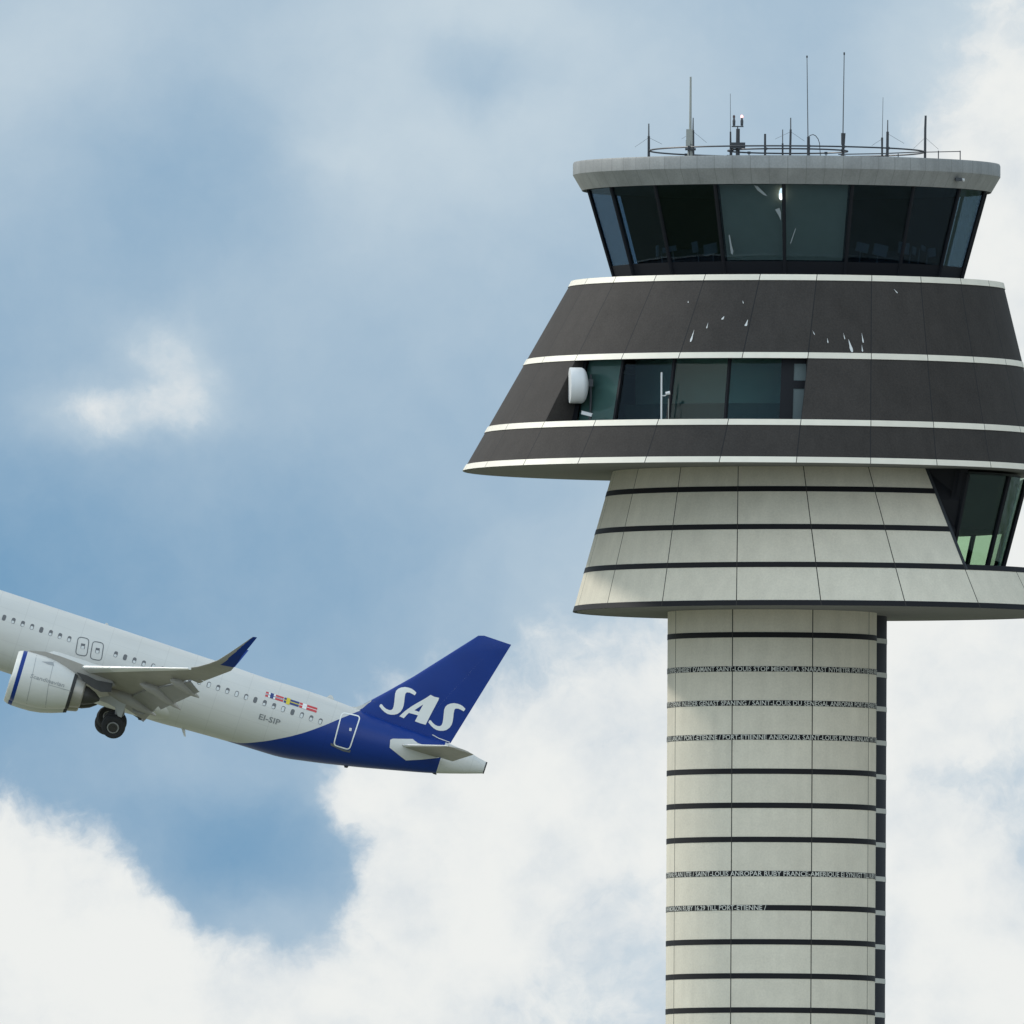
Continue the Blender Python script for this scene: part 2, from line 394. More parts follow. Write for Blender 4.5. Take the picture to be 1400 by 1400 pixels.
for i, (a, b) in enumerate(bl):
    full = i >= 2
    if full: mb = strip(*lc(a), *lc(b), .014, joints=LJ)
    else: mb = strip(*lc(a), *lc(b), .014, -180, 40.0, joints=[j for j in LJ if j < 39])
    mb.build('band', [m_black, m_joint], tower, T)
    if not full: strip(*lc(a), *lc(b), .014, 150, 180).build('band', [m_black, m_joint], tower, T)
# floor, jambs and glazing of the open side
mb = MB(); disc(mb, yo+1, *lc(yo+1)[1:], 0, dr=-.01); mb.build('lower_floor', m_in, tower, T)
gz = lambda yc: (yc, 1110, 259 + 36*(yo-yc)/(yo-650))
for th in (40, 150):
    mb = MB(); quad = [rp(*lc(646), th), rp(*lc(yo), th), rp(yo, 1110, 200, th), rp(646, 1110, 200, th)]
    nrm = (quad[1]-quad[0]).cross(quad[3]-quad[0]).normalized()*.12
    mb.prism(quad, nrm); mb.build('jamb', m_in, tower, T)
for c_, e_ in ((40.2, 46), (149.8, 146)):
    mb = MB(); ys_ = [647, 690, 730, yo-.5]
    A = [mb.vert(rp(*lc(y), c_, 0, -.06)) for y in ys_]; B = [mb.vert(rp(*gz(y), e_, 0, -.02)) for y in ys_]
    for i in range(3): mb.face((A[i], A[i+1], B[i+1], B[i]))
    mb.build('jamb_panel', m_frame, tower, T)
ga = [46, 66, 86, 106, 126, 146]
for a, b in zip(ga, ga[1:]):
    mb = MB(); q = [rp(*gz(654), a), rp(*gz(654), b), rp(*gz(yo-1), b), rp(*gz(yo-1), a)]
    n_ = (q[1]-q[0]).cross(q[2]-q[0]).normalized()*.03; mb.prism(q, n_); mb.build('window_pane', g_green, tower, T)
for a in ga:
    mb = MB(); p0, p1 = rp(*gz(654), a), rp(*gz(yo), a); mb.tube([p0, p1], .11, n=6); mb.build('mullion', m_frame, tower, T)
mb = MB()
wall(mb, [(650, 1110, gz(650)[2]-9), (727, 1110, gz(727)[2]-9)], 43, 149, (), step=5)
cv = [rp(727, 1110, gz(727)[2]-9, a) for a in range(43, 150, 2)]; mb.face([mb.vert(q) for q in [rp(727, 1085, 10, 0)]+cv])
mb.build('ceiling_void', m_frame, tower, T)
mb = MB(); wall(mb, [(724, 1106, 60), (yo, 1106, 60)], -180, 180, ()); mb.build('service_core', m_in, tower, T)
mb = MB(); mb.box(rp(758, 1110, 200, 58), (.25, .25, .45)); mb.box(rp(747, 1110, 200, 58), (.4, .3, .12)); mb.build('console', m_in, tower, T)

# --- dark upper storeys: leaning cone with white trims and a recessed balcony
def dc(yc):
    t = (yc-391)/(646-391); return (yc, 1076-42*t, 297+104*t)
DJ = [-172.5+15*k for k in range(24)]
wb = []
for y0_, y1_, Rr in ((376, 384, 297), (482, 490, 345), (573, 581, 383), (624, 632, 402)):
    wb.append((y0_+.0345*Rr, y1_+.0345*Rr))
yt, yb_ = wb[1][1], wb[2][0]
mb = MB(); rr = random.Random(3)
wall(mb, [dc(wb[0][0]+2), dc((wb[1][0]+wb[1][1])/2)], -180, 180, DJ, wj=1.6, rnd=rr)
ym1, ym2 = (wb[1][0]+wb[1][1])/2, (wb[2][0]+wb[2][1])/2
wall(mb, [dc(ym1), dc(ym2)], -180, -52.5, DJ, wj=1.6, rnd=rr); wall(mb, [dc(ym1), dc(ym2)], 7.5, 180, DJ, wj=1.6, rnd=rr)
wall(mb, [dc(ym2), dc(646.3)], -180, 180, DJ, wj=1.6, rnd=rr)
mb.build('upper_storeys', [m_dark, m_djoint], tower, T)
for i, (a, b) in enumerate(wb):
    strip(*dc(a), *dc(b), .03, joints=DJ).build('trim', [m_white, m_joint], tower, T)
mb = MB(); disc(mb, 646.2, *dc(646.2)[1:], dr=.0); mb.build('upper_soffit', m_soff, tower, T)
mb = MB(); disc(mb, wb[0][0]+1.5, *dc(wb[0][0])[1:], dr=-.02); mb.build('gallery_deck', m_roof, tower, T)
# balcony recess
gr = lambda yc: (yc, 1058-4*(yc-500)/90, 326+15*(yc-500)/90)
mb = MB()                                       # recess ceiling, floor, side walls
for yc in (ym1+1, ym2+1):
    xs = [-52.5 + 60*i/24 for i in range(25)]
    A = [mb.vert(rp(*dc(yc), x, 0, -.02)) for x in xs]; B = [mb.vert(rp(yc, 1056, 290, x)) for x in xs]
    for i in range(24): mb.face((A[i], A[i+1], B[i+1], B[i]))
mb.build('balcony_slab', m_soff, tower, T)
for th, s_ in ((-52.5, -1), (7.5, 1)):
    mb = MB(); q = [rp(*dc(ym1), th, 0, -.005), rp(*dc(ym2), th, 0, -.005), rp(ym2, 1056, 290, th), rp(ym1, 1056, 290, th)]
    n_ = (q[1]-q[0]).cross(q[3]-q[0]).normalized()*.1
    if (n_.x > 0) != (s_ > 0): n_ = -n_
    mb.prism(q, n_); mb.build('balcony_side_wall', m_dark, tower, T)
gm = [-52.3, -39, -24.6, -10.8, 1.6]
for a, b in zip(gm, gm[1:]):
    mb = MB(); q = [rp(*gr(ym1+1.5), a), rp(*gr(ym1+1.5), b), rp(*gr(ym2+.5), b), rp(*gr(ym2+.5), a)]
    mb.prism(q, (0, .03, 0)); mb.build('window_pane', g_teal, tower, T)
mb = MB(); q = [rp(*gr(ym1+1.8), gm[0]+.4, 0, -.12), rp(*gr(ym1+1.8), gm[1]-.3, 0, -.12), rp(*gr(ym2), gm[1]-.3, 0, -.12), rp(*gr(ym2), gm[0]+.4, 0, -.12)]
mb.prism(q, (0, .02, 0)); mb.build('added_pane_backing', mat('added_pane_backing', (.24, .31, .30), .8, var=.1), tower, T)  # pale sheet added close behind the end pane to brighten it
for a in gm[1:4]:
    mb = MB(); mb.tube([rp(*gr(ym1+1), a, 0, .03), rp(*gr(ym2), a, 0, .03)], .075, n=4); mb.build('mullion', m_frame, tower, T)
mb = MB(); q = [rp(*gr(ym1+1), -53, 0, .05), rp(*gr(ym1+1), -51.2, 0, .05), rp(*gr(ym2), -51.2, 0, .05), rp(*gr(ym2), -53, 0, .05)]; mb.prism(q, (0, .15, 0)); mb.build('mullion', m_frame, tower, T)
mb = MB()                                       # heavy post and small vent window at the right end
def pan(a, b, y0_, y1_, d): return [rp(*gr(y0_), a, 0, d), rp(*gr(y0_), b, 0, d), rp(*gr(y1_), b, 0, d), rp(*gr(y1_), a, 0, d)]
mb.prism(pan(1.6, 4.6, ym1+1, ym2, .05), (0, .3, 0)); mb.prism(pan(4.6, 7.5, ym1+1, 509, .05), (0, .3, 0)); mb.prism(pan(4.6, 7.5, 532, 543, .05), (0, .3, 0))
mb.build('door_frame', m_frame, tower, T)
mb = MB(); mb.prism(pan(4.6, 7.5, 509, 532, .02), (0, .05, 0)); mb.prism(pan(4.6, 7.5, 543, ym2, .02), (0, .05, 0)); mb.build('door', m_officed, tower, T)
mb = MB()                                       # rooms behind the glass
xs = [-54 + 62*i/24 for i in range(25)]
for (ya, yb2, R2, mi) in ((ym1, 560, 232, 0), (560, ym2+2, 250, 1)):
    A = [mb.vert(rp(ya, 1056, R2, x)) for x in xs]; B = [mb.vert(rp(yb2, 1056, R2, x)) for x in xs]
    for i in range(24): mb.face((A[i], A[i+1], B[i+1], B[i]), mi)
    if mi: 
        C_ = [mb.vert(rp(ya, 1056, 232, x)) for x in xs]
        for i in range(24): mb.face((A[i], A[i+1], C_[i+1], C_[i]), 0)
for ya in (ym1-.5, ym2+2):
    A = [mb.vert(rp(ya, 1056, 292, x)) for x in xs]; B = [mb.vert(rp(ya, 1056, 230, x)) for x in xs]
    A2 = [mb.vert(rp(*gr(ya), x, 0, -.02)) for x in xs]
    for i in range(24): mb.face((A2[i], A2[i+1], B[i+1], B[i]), 0)
mb.build('office_wall', [m_office, m_officed], tower, T)
# bird lime on the dark panels: (x, y, length px, width px, slant)
mb = MB()
for (x, y, L_, W_, sl) in ((948,452,17,3.5,-5),(967,442,8,2,-2),(989,433,5,4,-3),(1021,438,9,5,-3),(1158,465,18,6,5),(1176,456,14,2.5,2),(1176,472,10,2,1),(1129,463,7,2,1),(1220,396,6,2,5),(1151,456,9,1.5,2),(1109,453,6,1.5,3),(1014,412,4,2,1),(940,412,3,1.5,0)):
    def onc(px, py):
        lo2, hi2 = py, py+20
        for _ in range(30):
            ym = (lo2+hi2)/2; _, c, R = dc(ym); s1 = max(-1, min(1, (px-c)/R))
            th = math.degrees(math.asin(s1)); yy = ym - .0345*R*math.cos(math.asin(s1)) + (px-1055)*ROLL
            if yy < py: lo2 = ym
            else: hi2 = ym
        return rp(ym, c, R, th, 0, .014)
    L_ *= .95; W_ *= .85; n = 7; cx_ = [(x+sl*(i/(n-1)), y+L_*i/(n-1)) for i in range(n)]
    wv_ = [W_*.5*(.10+1.15*(i/(n-1))**1.3 if i < n-1 else .55)*(.7+.5*random.random()) for i in range(n)]
    Lp = [onc(cx_[i][0]-wv_[i], cx_[i][1]) for i in range(n)]; Rp = [onc(cx_[i][0]+wv_[i], cx_[i][1]) for i in range(n)]
    for i in range(n-1): mb.poly((Lp[i], Rp[i], Rp[i+1], Lp[i+1]))
mb.build('bird_lime', m_stain, tower, T)

# --- glass cab
YC0, YC1 = 262.0, 386.0
def cb(yc):
    t = (yc-260)/(385-260); return (yc, 1076+1*t, 275-36*t)
CA = [-1.3+20*k for k in range(-9, 9)]
ysp = 366.5                                     # foot of the panes
blinds = {0: 1, 1: 1}
for k in range(18):
    a = CA[k]; b = a+20
    mb = MB(); q = [rp(*cb(YC0-4), a), rp(*cb(YC0-4), b), rp(*cb(ysp), b), rp(*cb(ysp), a)]
    n_ = (q[1]-q[0]).cross(q[2]-q[0]).normalized()*.03
    mb.prism(q, n_); mb.build('window_pane', g_cab, tower, T)
    mb = MB(); d = .0
    mb.tube([rp(*cb(YC0-4), a, 0, .02), rp(*cb(YC1+3), a, 0, .02)], .075, n=6); mb.build('mullion', m_frame, tower, T)
    mid = (a+10)
    if -22 < mid < 20 and mid > -20 or 18 < mid < 32:
        if mid < 20:
            mb = MB(); q = [rp(*cb(YC0-3), a+.6, 0, -.25), rp(*cb(YC0-3), b-.6, 0, -.25), rp(*cb(ysp-2), b-.6, 0, -.25), rp(*cb(ysp-2), a+.6, 0, -.25)]
            mb.prism(q, (0, .02, 0)); mb.build('sun_blind', m_blind, tower, T)
mb = MB()                                       # black spandrel below the panes, faceted like the glass
for k in range(18):
    a = CA[k]; b = a+20
    q = [rp(*cb(ysp), a), rp(*cb(ysp), b), rp(*cb(YC1+4), b), rp(*cb(YC1+4), a)]; mb.poly(q)
    q = [rp(*cb(ysp), a), rp(*cb(ysp), b), rp(*cb(ysp), b, 0, -.5), rp(*cb(ysp), a, 0, -.5)]; mb.poly(q, 1)
mb.build('cab_base', [m_frame, m_sill], tower, T)
mb = MB(); disc(mb, YC1-6, *cb(YC1)[1:], dr=-.1); mb.build('cab_floor', m_in, tower, T)
mb = MB()
for k in range(18):                             # blackout screens down on the far side
    a = CA[k]; b = a+20; mid = (a+10) % 360
    if 128 < mid < 232: mb.poly([rp(*cb(YC0-3), a, 0, -.2), rp(*cb(YC0-3), b, 0, -.2), rp(*cb(YC1-8), b, 0, -.2), rp(*cb(YC1-8), a, 0, -.2)])
mb.build('blackout_screen', m_in, tower, T)
mb = MB(); wall(mb, [(258, 1076, 60), (383, 1076, 60)], -180, 180, (), step=10); mb.build('cab_core', m_in, tower, T)
mb = MB()
for k in range(-6, 7):
    c_ = rp(366, 1076, 150, k*17+4); mb.box(c_ - Vector((0, 0, .25)), (.55, .3, .35)); mb.box(c_ + Vector((0, 0, .38)), (.3, .05, .22))
mb.build('console', m_in, tower, T)
rm_ = random.Random(5); m_reflbox = mat('reflection_box_grey', (.09, .10, .11), .6, var=.2, vscale=4)
for th, yc in ((43, 345), (48, 348), (53, 344), (58, 349), (-50, 350), (-44, 348), (-33, 346), (-27, 349), (26, 346), (33, 349)):
    mb = MB(); rr_z = Matrix.Rotation(R_(th + rm_.uniform(-30, 30)), 3, 'Z') @ Matrix.Rotation(R_(rm_.uniform(-14, 14)), 3, 'Y')
    mb.box(rp(yc, 1076, 232, th), (rm_.uniform(.12, .34), .03, rm_.uniform(.08, .22)), rot=rr_z); mb.tube([rp(yc, 1076, 226, th), rp(374, 1076, 222, th)], .03, n=6)
    mb.build('added_reflection_box', m_reflbox, tower, T)  # boxes added behind the panes to stand for mottled reflections on the glass
# roof rim
RJ = [-180+5*k for k in range(72)]
mb = MB(); wall(mb, [(224, 1075.5, 291.5), (226.5, 1075.5, 292.5), (241.5, 1075.5, 292.5)], -180, 180, RJ, wj=.9, step=2.5, tonev=.05)
mb.build('roof_fascia', [m_rim, m_rimj], tower, T)
mb = MB(); wall(mb, [(241.5, 1075.5, 292.4), (262.5, 1075.5, 280)], -180, 180, RJ, wj=.8, step=2.5, tonev=.035)
mb.build('roof_eave', [m_rim, m_rimj], tower, T)
mb = MB(); disc(mb, 262.5, 1075.5, 280); disc(mb, 224, 1075.5, 291.5, 1); mb.build('roof', [m_in, m_roof], tower, T)
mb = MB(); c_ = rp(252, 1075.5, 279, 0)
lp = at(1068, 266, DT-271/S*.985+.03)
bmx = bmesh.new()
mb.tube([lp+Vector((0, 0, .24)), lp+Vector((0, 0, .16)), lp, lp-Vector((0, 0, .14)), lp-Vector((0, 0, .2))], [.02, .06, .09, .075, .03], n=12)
mb.build('lamp', emit('bright_spot_glow', (1, .98, .9), 3.0), tower, T)  # glowing bead added to stand for a bright spot on the glass
mb = MB()                                       # reflections on the cab glass, painted as pale patches
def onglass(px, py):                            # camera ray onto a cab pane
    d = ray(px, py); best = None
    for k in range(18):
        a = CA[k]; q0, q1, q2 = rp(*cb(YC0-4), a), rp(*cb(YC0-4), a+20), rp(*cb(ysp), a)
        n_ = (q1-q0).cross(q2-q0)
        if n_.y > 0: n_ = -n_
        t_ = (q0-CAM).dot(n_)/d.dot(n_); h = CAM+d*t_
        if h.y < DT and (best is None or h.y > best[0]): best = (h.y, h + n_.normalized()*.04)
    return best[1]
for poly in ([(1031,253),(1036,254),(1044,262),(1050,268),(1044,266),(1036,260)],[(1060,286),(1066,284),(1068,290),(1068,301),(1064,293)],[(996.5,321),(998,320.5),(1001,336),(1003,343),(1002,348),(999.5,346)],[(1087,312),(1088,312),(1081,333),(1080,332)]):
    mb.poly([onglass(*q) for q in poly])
mb.build('painted_glint', mat('glint_paint', (.22, .25, .26), .5), tower, T)
# ------------------------------------------------------------------ things on the tower roof
ROOFZ = at(1075, 224, DT).z
def mast(name, label, x, segs, cat='antenna', dy=0.0, guys=(), group='antennas on the tower roof', extra=None):
    base = at(x, 224, DT+dy/S); base.z = ROOFZ
    P_ = lambda px, py: at(px, py, DT+dy/S)
    root = empty(name, base, label, cat, group)
    for (nm, y0_, y1_, r0_, r1_, m_, xx0, xx1) in segs:
        a = P_(xx0, y0_); b = P_(xx1, y1_)
        if y1_ >= 214: b.z = ROOFZ
        mb = MB(); mb.tube([b, a], [r1_, r0_]); mb.build(nm, m_, root, base)
    for (x0_, y0_, x1_, y1_) in guys:
        mb = MB(); a = P_(x0_, y0_); b = at(x1_, y1_, DT+dy/S+.5); mb.tube([a, b], .006, n=4); mb.build('guy_wire', m_whip, root, base)
    if extra: extra(root, base, P_)
    return root
px1 = 1/S
mast('antenna', 'short dark antenna with guy wires at the left end of the large roof ring', 887, [('whip', 169, 186, .025, .03, m_whip, 887, 887), ('mast', 186, 224, .045, .05, m_mast, 887, 887)], guys=((887,188,868,201),(887,188,905,197)))
def tallx(root, base, P_):
    mb = MB(); mb.box(P_(942.5, 187), (.12, .1, .28)); mb.box(P_(940.5, 196), (.08, .12, .12)); mb.build('junction_box', m_pole, root, base)
    mb = MB(); mb.box(P_(944, 204), (.2, .2, .035)); mb.build('clamp', m_mast, root, base)
mast('antenna', 'thick pale grey pole antenna with a junction box at its foot, tallest at the left', 944, [('whip', 105, 178, .035, .05, m_pole, 944.3, 943.8), ('mast', 178, 224, .09, .10, m_pole, 943.5, 943.5)], dy=-20, extra=tallx)
mast('antenna', 'dark thin antenna standing close behind the thick pale pole', 948, [('whip', 161, 178, .02, .03, m_whip, 947.7, 947.5), ('mast', 178, 224, .06, .07, m_mast, 947, 947)], dy=25, guys=((947,180,932,190),(948,180,966,195)))
mast('antenna', 'hair-thin whip antenna just left of the twin lamp stand', 998.5, [('whip', 128, 180, .008, .012, m_whip, 998.5, 998.7), ('mast', 180, 224, .03, .045, m_mast, 998.7, 999)], dy=0)
def lamps(root, base, P_):
    mb = MB(); mb.box(P_(1008.5, 173), (.22, .03, .02)); mb.build('crossbar', m_mast, root, base)
    for xx, lit in ((1003.5, 0), (1014.3, 1)):
        mb = MB(); mb.tube([P_(xx, 172), P_(xx, 165), P_(xx, 164), P_(xx, 160.5)], [.05, .06, .045, .03], n=10); lb = mb.build('beacon', m_mast, root, base)
        mb = MB(); p = P_(xx, 159); mb.tube([p-Vector((0, 0, .05)), p+Vector((0, 0, .02)), p+Vector((0, 0, .05))], [.05, .045, .015], n=10)
        mb.build('lens', emit('beacon_red', (1, .25, .22), 3.0) if lit else mat('beacon_off', (.05, .02, .02), .3), lb, base)
    mb = MB(); mb.box(P_(1009, 199), (.27, .2, .11)); mb.build('equipment_box', m_mast, root, base)
mast('obstruction_light', 'twin red obstruction lamps on a dark stand with an equipment box', 1009, [('mast', 176, 224, .07, .08, m_mast, 1009, 1008.5), ('neck', 172, 177, .02, .02, m_mast, 1008.5, 1008.5)], cat='warning light', group=None, extra=lamps, dy=-40)
mast('antenna', 'short plain dark stub antenna right of the twin lamp stand', 1046, [('mast', 183, 224, .04, .045, m_mast, 1046, 1046)], dy=-60)
mast('antenna', 'short thin antenna left of its taller neighbour near the middle of the roof', 1070, [('whip', 177, 196, .018, .02, m_whip, 1070, 1070), ('mast', 196, 224, .035, .035, m_mast, 1070, 1070)], dy=60)
mast('antenna', 'medium stepped antenna between the thin short one and the looped whip', 1080.5, [('whip', 161, 177, .022, .025, m_whip, 1081, 1081), ('mast', 177, 224, .04, .045, m_mast, 1081, 1080)], dy=-30, guys=((1081,180,1100,193),(1081,180,1060,190)))
def loopx(root, base, P_):
    mb = MB(); mb.tube([P_(1105.5, 187), P_(1108, 185), P_(1111.5, 184), P_(1115, 185.5), P_(1118.5, 190), P_(1120.5, 196), P_(1121.5, 212), P_(1121.5, 224)], .016, n=6); mb.build('cable', m_cable, root, base)
mast('antenna', 'tall whip antenna with a cable looping from its base', 1104, [('whip', 76.5, 187, .014, .02, m_whip, 1103.3, 1104.6), ('tip', 76, 79, .03, .03, m_mast, 1103.3, 1103.3), ('mast', 187, 224, .055, .06, m_mast, 1105.3, 1105.3)], dy=30, extra=loopx)
mast('antenna', 'tallest whip antenna, right of the whip with the looping cable', 1153, [('whip', 72, 182, .016, .022, m_whip, 1154.2, 1152.5), ('tip', 71.5, 75, .03, .03, m_mast, 1154.2, 1154.2), ('mast', 182, 198, .085, .07, m_mast, 1153, 1152.5), ('foot', 198, 224, .055, .05, m_mast, 1152.7, 1152.7)], dy=-30)
mast('antenna', 'fine whip antenna with a knob at mid height, right part of the roof', 1206.5, [('whip', 133, 188, .008, .012, m_whip, 1207.3, 1206.2), ('mast', 188, 224, .04, .035, m_mast, 1206, 1206)], dy=40, guys=((1206,190,1192,199),))
mast('antenna', 'dark antenna with tapered tip close to the right of the fine whip', 1213.5, [('whip', 164, 180, .02, .025, m_whip, 1213.7, 1213.5), ('mast', 180, 224, .05, .055, m_mast, 1213.5, 1213)], dy=-20, guys=((1214,183,1236,196),))
mast('antenna', 'sturdy dark antenna with guy wires at the right end of the large roof ring', 1265, [('whip', 158, 176, .04, .045, m_mast, 1265.6, 1265), ('mast', 176, 224, .045, .05, m_mast, 1265, 1264.6)], guys=((1265,188,1249,203),(1265,188,1283,204)))
def ringthing(label, cx, R, yc, r, posts):
    c = at(cx, yc, DT); base = Vector((c.x, DT, ROOFZ)); root = empty('antenna_ring', base, label, 'antenna ring', 'ring antennas on the tower roof')
    mb = MB(); n = 96; Rm = R/S; rg = []
    for k in range(n):
        a = 2*math.pi*k/n; o_ = Vector((math.sin(a), -math.cos(a), 0)); q = c + o_*Rm
        rg.append([q + o_*(r*math.cos(t_)) + Vector((0, 0, r*math.sin(t_))) for t_ in [2*math.pi*i/6 for i in range(6)]])
    ids = [[mb.vert(p) for p in r2] for r2 in rg]
    for k in range(n):
        for i in range(6): mb.face((ids[k][i], ids[k][(i+1) % 6], ids[(k+1) % n][(i+1) % 6], ids[(k+1) % n][i]), 0, 1, True)
    mb.build('hoop', m_mast, root, base)
    for th in posts:
        a = R_(th); q = c + Vector((math.sin(a), -math.cos(a), 0))*Rm; mb = MB(); mb.tube([Vector((q.x, q.y, ROOFZ)), q], .022, n=6); mb.box(q, (.06, .06, .045)); mb.build('post', m_mast, root, base)
ringthing('large horizontal hoop circling most of the roof among the antennas', 1076, 188, 207, .032, (-45.5, 8.8, 24, 47, 133, 155, 180, 205, 227))
ringthing('small horizontal hoop inside the larger one at the middle of the roof', 1077, 82, 206.5, .032, (-69, -22, 20, 66, 140, 220))
mb = MB(); base = at(1290, 224, DT); base.z = ROOFZ
root = empty('roof_railing', base, 'low pipe railing at the right edge of the roof', 'railing')
mb.tube([at(1266, 208, DT), at(1313.5, 207, DT)], .018, n=6); mb.build('rail', m_mast, root, base)
for xx in (1283, 1312.8):
    p = at(xx, 206, DT); mb = MB(); mb.tube([Vector((p.x, p.y, ROOFZ)), p], .022, n=6); mb.build('post', m_mast, root, base)
mb = MB(); base = at(1200, 224, DT+30/S); base.z = ROOFZ
root = empty('cable_tray', base, 'thin pipe rail low across the right half of the roof', 'rail')
mb.tube([at(1146, 211, DT+30/S), at(1205, 210, DT+30/S), at(1262, 207.6, DT+10/S)], .022, n=6); mb.build('rail', m_mast, root, base)
for xx in (1150, 1228):
    p = at(xx, 210, DT+30/S); mb = MB(); mb.tube([Vector((p.x, p.y, ROOFZ)), p], .02, n=6); mb.build('post', m_mast, root, base)
# little floodlight under the eave
p = rp(251, 1075.5, 287, 53.5, 0, .12)
root = empty('floodlight', p, 'small black floodlight fixed to the right of the roof eave', 'lamp')
mb = MB(); mb.box(p, (.12, .1, .06)); mb.build('housing', m_mast, root, p)
mb = MB(); mb.tube([p+Vector((.12, 0, -.01)), p+Vector((.2, -.03, -.03))], [.05, .06], n=10); mb.build('lens', m_dish, root, p)
mb = MB(); mb.box(p+Vector((-.02, .12, .02)), (.03, .1, .03)); mb.build('bracket', m_mast, root, p)

# ------------------------------------------------------------------ things on the balcony
yF = ym2+.8; FZ = at(1055, yF, DT).z
def bal(px, py, R=352, c=1055):
    s1 = max(-1, min(1, (px-c)/R)); return at(px, py, DT - R*math.cos(math.asin(s1))/S)
# drum dish aimed left
p = bal(791, 527, 348); base = Vector((at(806, 560, p.y).x, p.y, FZ))
root = empty('microwave_dish', base, 'white drum-shaped microwave dish on the balcony, turned to the left', 'dish antenna')
ax = Vector((-1, -.10, 0)).normalized(); sx_ = ax.cross(Vector((0, 0, 1))).normalized(); c_ = p
mb = MB(); Rd = 24.5/S; rings = []
for d_, f_ in ((.34, .0), (.34, .95), (.335, .99), (.32, 1.0), (-.12, 1.0), (-.20, .93), (-.27, .78), (-.32, .55), (-.36, .25), (-.37, 0.02)):
    rings.append([c_ + ax*d_ + (sx_*math.cos(2*math.pi*k/32)+Vector((0, 0, 1))*math.sin(2*math.pi*k/32))*Rd*max(f_, .01) for k in range(32)])
mb.loft(rings); mb.build('drum', m_dish, root, base)
mb = MB(); q = Vector((at(807.5, 560, p.y).x, p.y+.06, FZ)); mb.tube([q, Vector((q.x, q.y, c_.z+.42))], .045); mb.build('pole', m_mast, root, base)
mb = MB(); mb.tube([c_-ax*.34, Vector((q.x, q.y, c_.z))], .06); mb.box((q.x, q.y, c_.z+.1), (.09, .09, .14)); mb.build('bracket', m_mast, root, base)
# camera
p = bal(802, 566, 356); base = Vector((at(806.5, 570, p.y).x, p.y, FZ))
root = empty('security_camera', base, 'small white security camera below the dish on the balcony', 'camera')
rm = Matrix.Rotation(R_(14), 3, 'Y'); mb = MB(); mb.box(p, (.2, .07, .055), rot=rm); mb.box(p+Vector((.02, 0, .062)), (.22, .08, .01), rot=rm); mb.build('housing', m_dish, root, base)
mb = MB(); mb.tube([base, base + Vector((0, 0, p.z-FZ-.03))], .05); mb.build('stand', m_mast, root, base)
# thin pole with lamp
p = bal(904.5, 509, 368); base = Vector((p.x, p.y, at(904.5, yF, p.y).z)); base.z = FZ
root = empty('antenna_pole', base, 'thin white pole with a small side arm in front of the balcony windows', 'pole')
mb = MB(); mb.tube([base, p], .032); mb.build('pole', m_dish, root, base)
a_ = at(904.5, 541, p.y); b_ = at(913, 536.5, p.y); mb = MB(); mb.tube([a_, at(909, 541, p.y), at(913, 538.5, p.y)], .022, n=6); mb.tube([at(910, 538, p.y), at(916, 537, p.y)], [.06, .07], n=10); mb.build('side_arm', m_dish, root, base)
mb = MB(); mb.tube([at(914, 545, p.y), Vector((at(914, 560, p.y).x, p.y, FZ))], .016, n=6); mb.build('stay', m_pole, root, base)

# ------------------------------------------------------------------ airliner
PSI, LU, AX = .01, .022, (-.9500, .3123)
def cb3(r, u_, t_): return (rt*r + up*u_ - fw*t_)
cp, sp_ = math.cos(PSI), math.sin(PSI)
Fv = Vector((AX[0]*cp, AX[1]*cp, sp_)).normalized()
l_r = (LU*Fv.y + Fv.z)/(-Fv.x)
Lv = Vector((l_r, LU, 1)).normalized(); Uv = Fv.cross(Lv).normalized()
WF, WL, WU = cb3(*Fv), cb3(*Lv), cb3(*Uv)
A_, S_ = -WF, -WL
anchor = at(663, 1049.5, DP)
loc = anchor - A_*37.57 - WU*.95
PM = Matrix.Translation(loc) @ Matrix((A_, S_, WU)).transposed().to_4x4()
PMI = PM.inverted()
plane = empty('airliner', (0, 0, 0), 'white airliner with blue tail fin climbing to the left below the clouds', 'airplane')
plane.matrix_world = PM
oL = PMI @ CAM
def P(px, py, p):                        # picture direction met by the plane's own vertical plane at p metres to port -> (X aft, Z up)
    d = PMI.to_3x3() @ ray(px, py); t_ = (-p - oL.y)/d.y; q = oL + d*t_; return (q.x, q.z)
def PV(px, py, p): X, Z = P(px, py, p); return Vector((X, -p, Z))

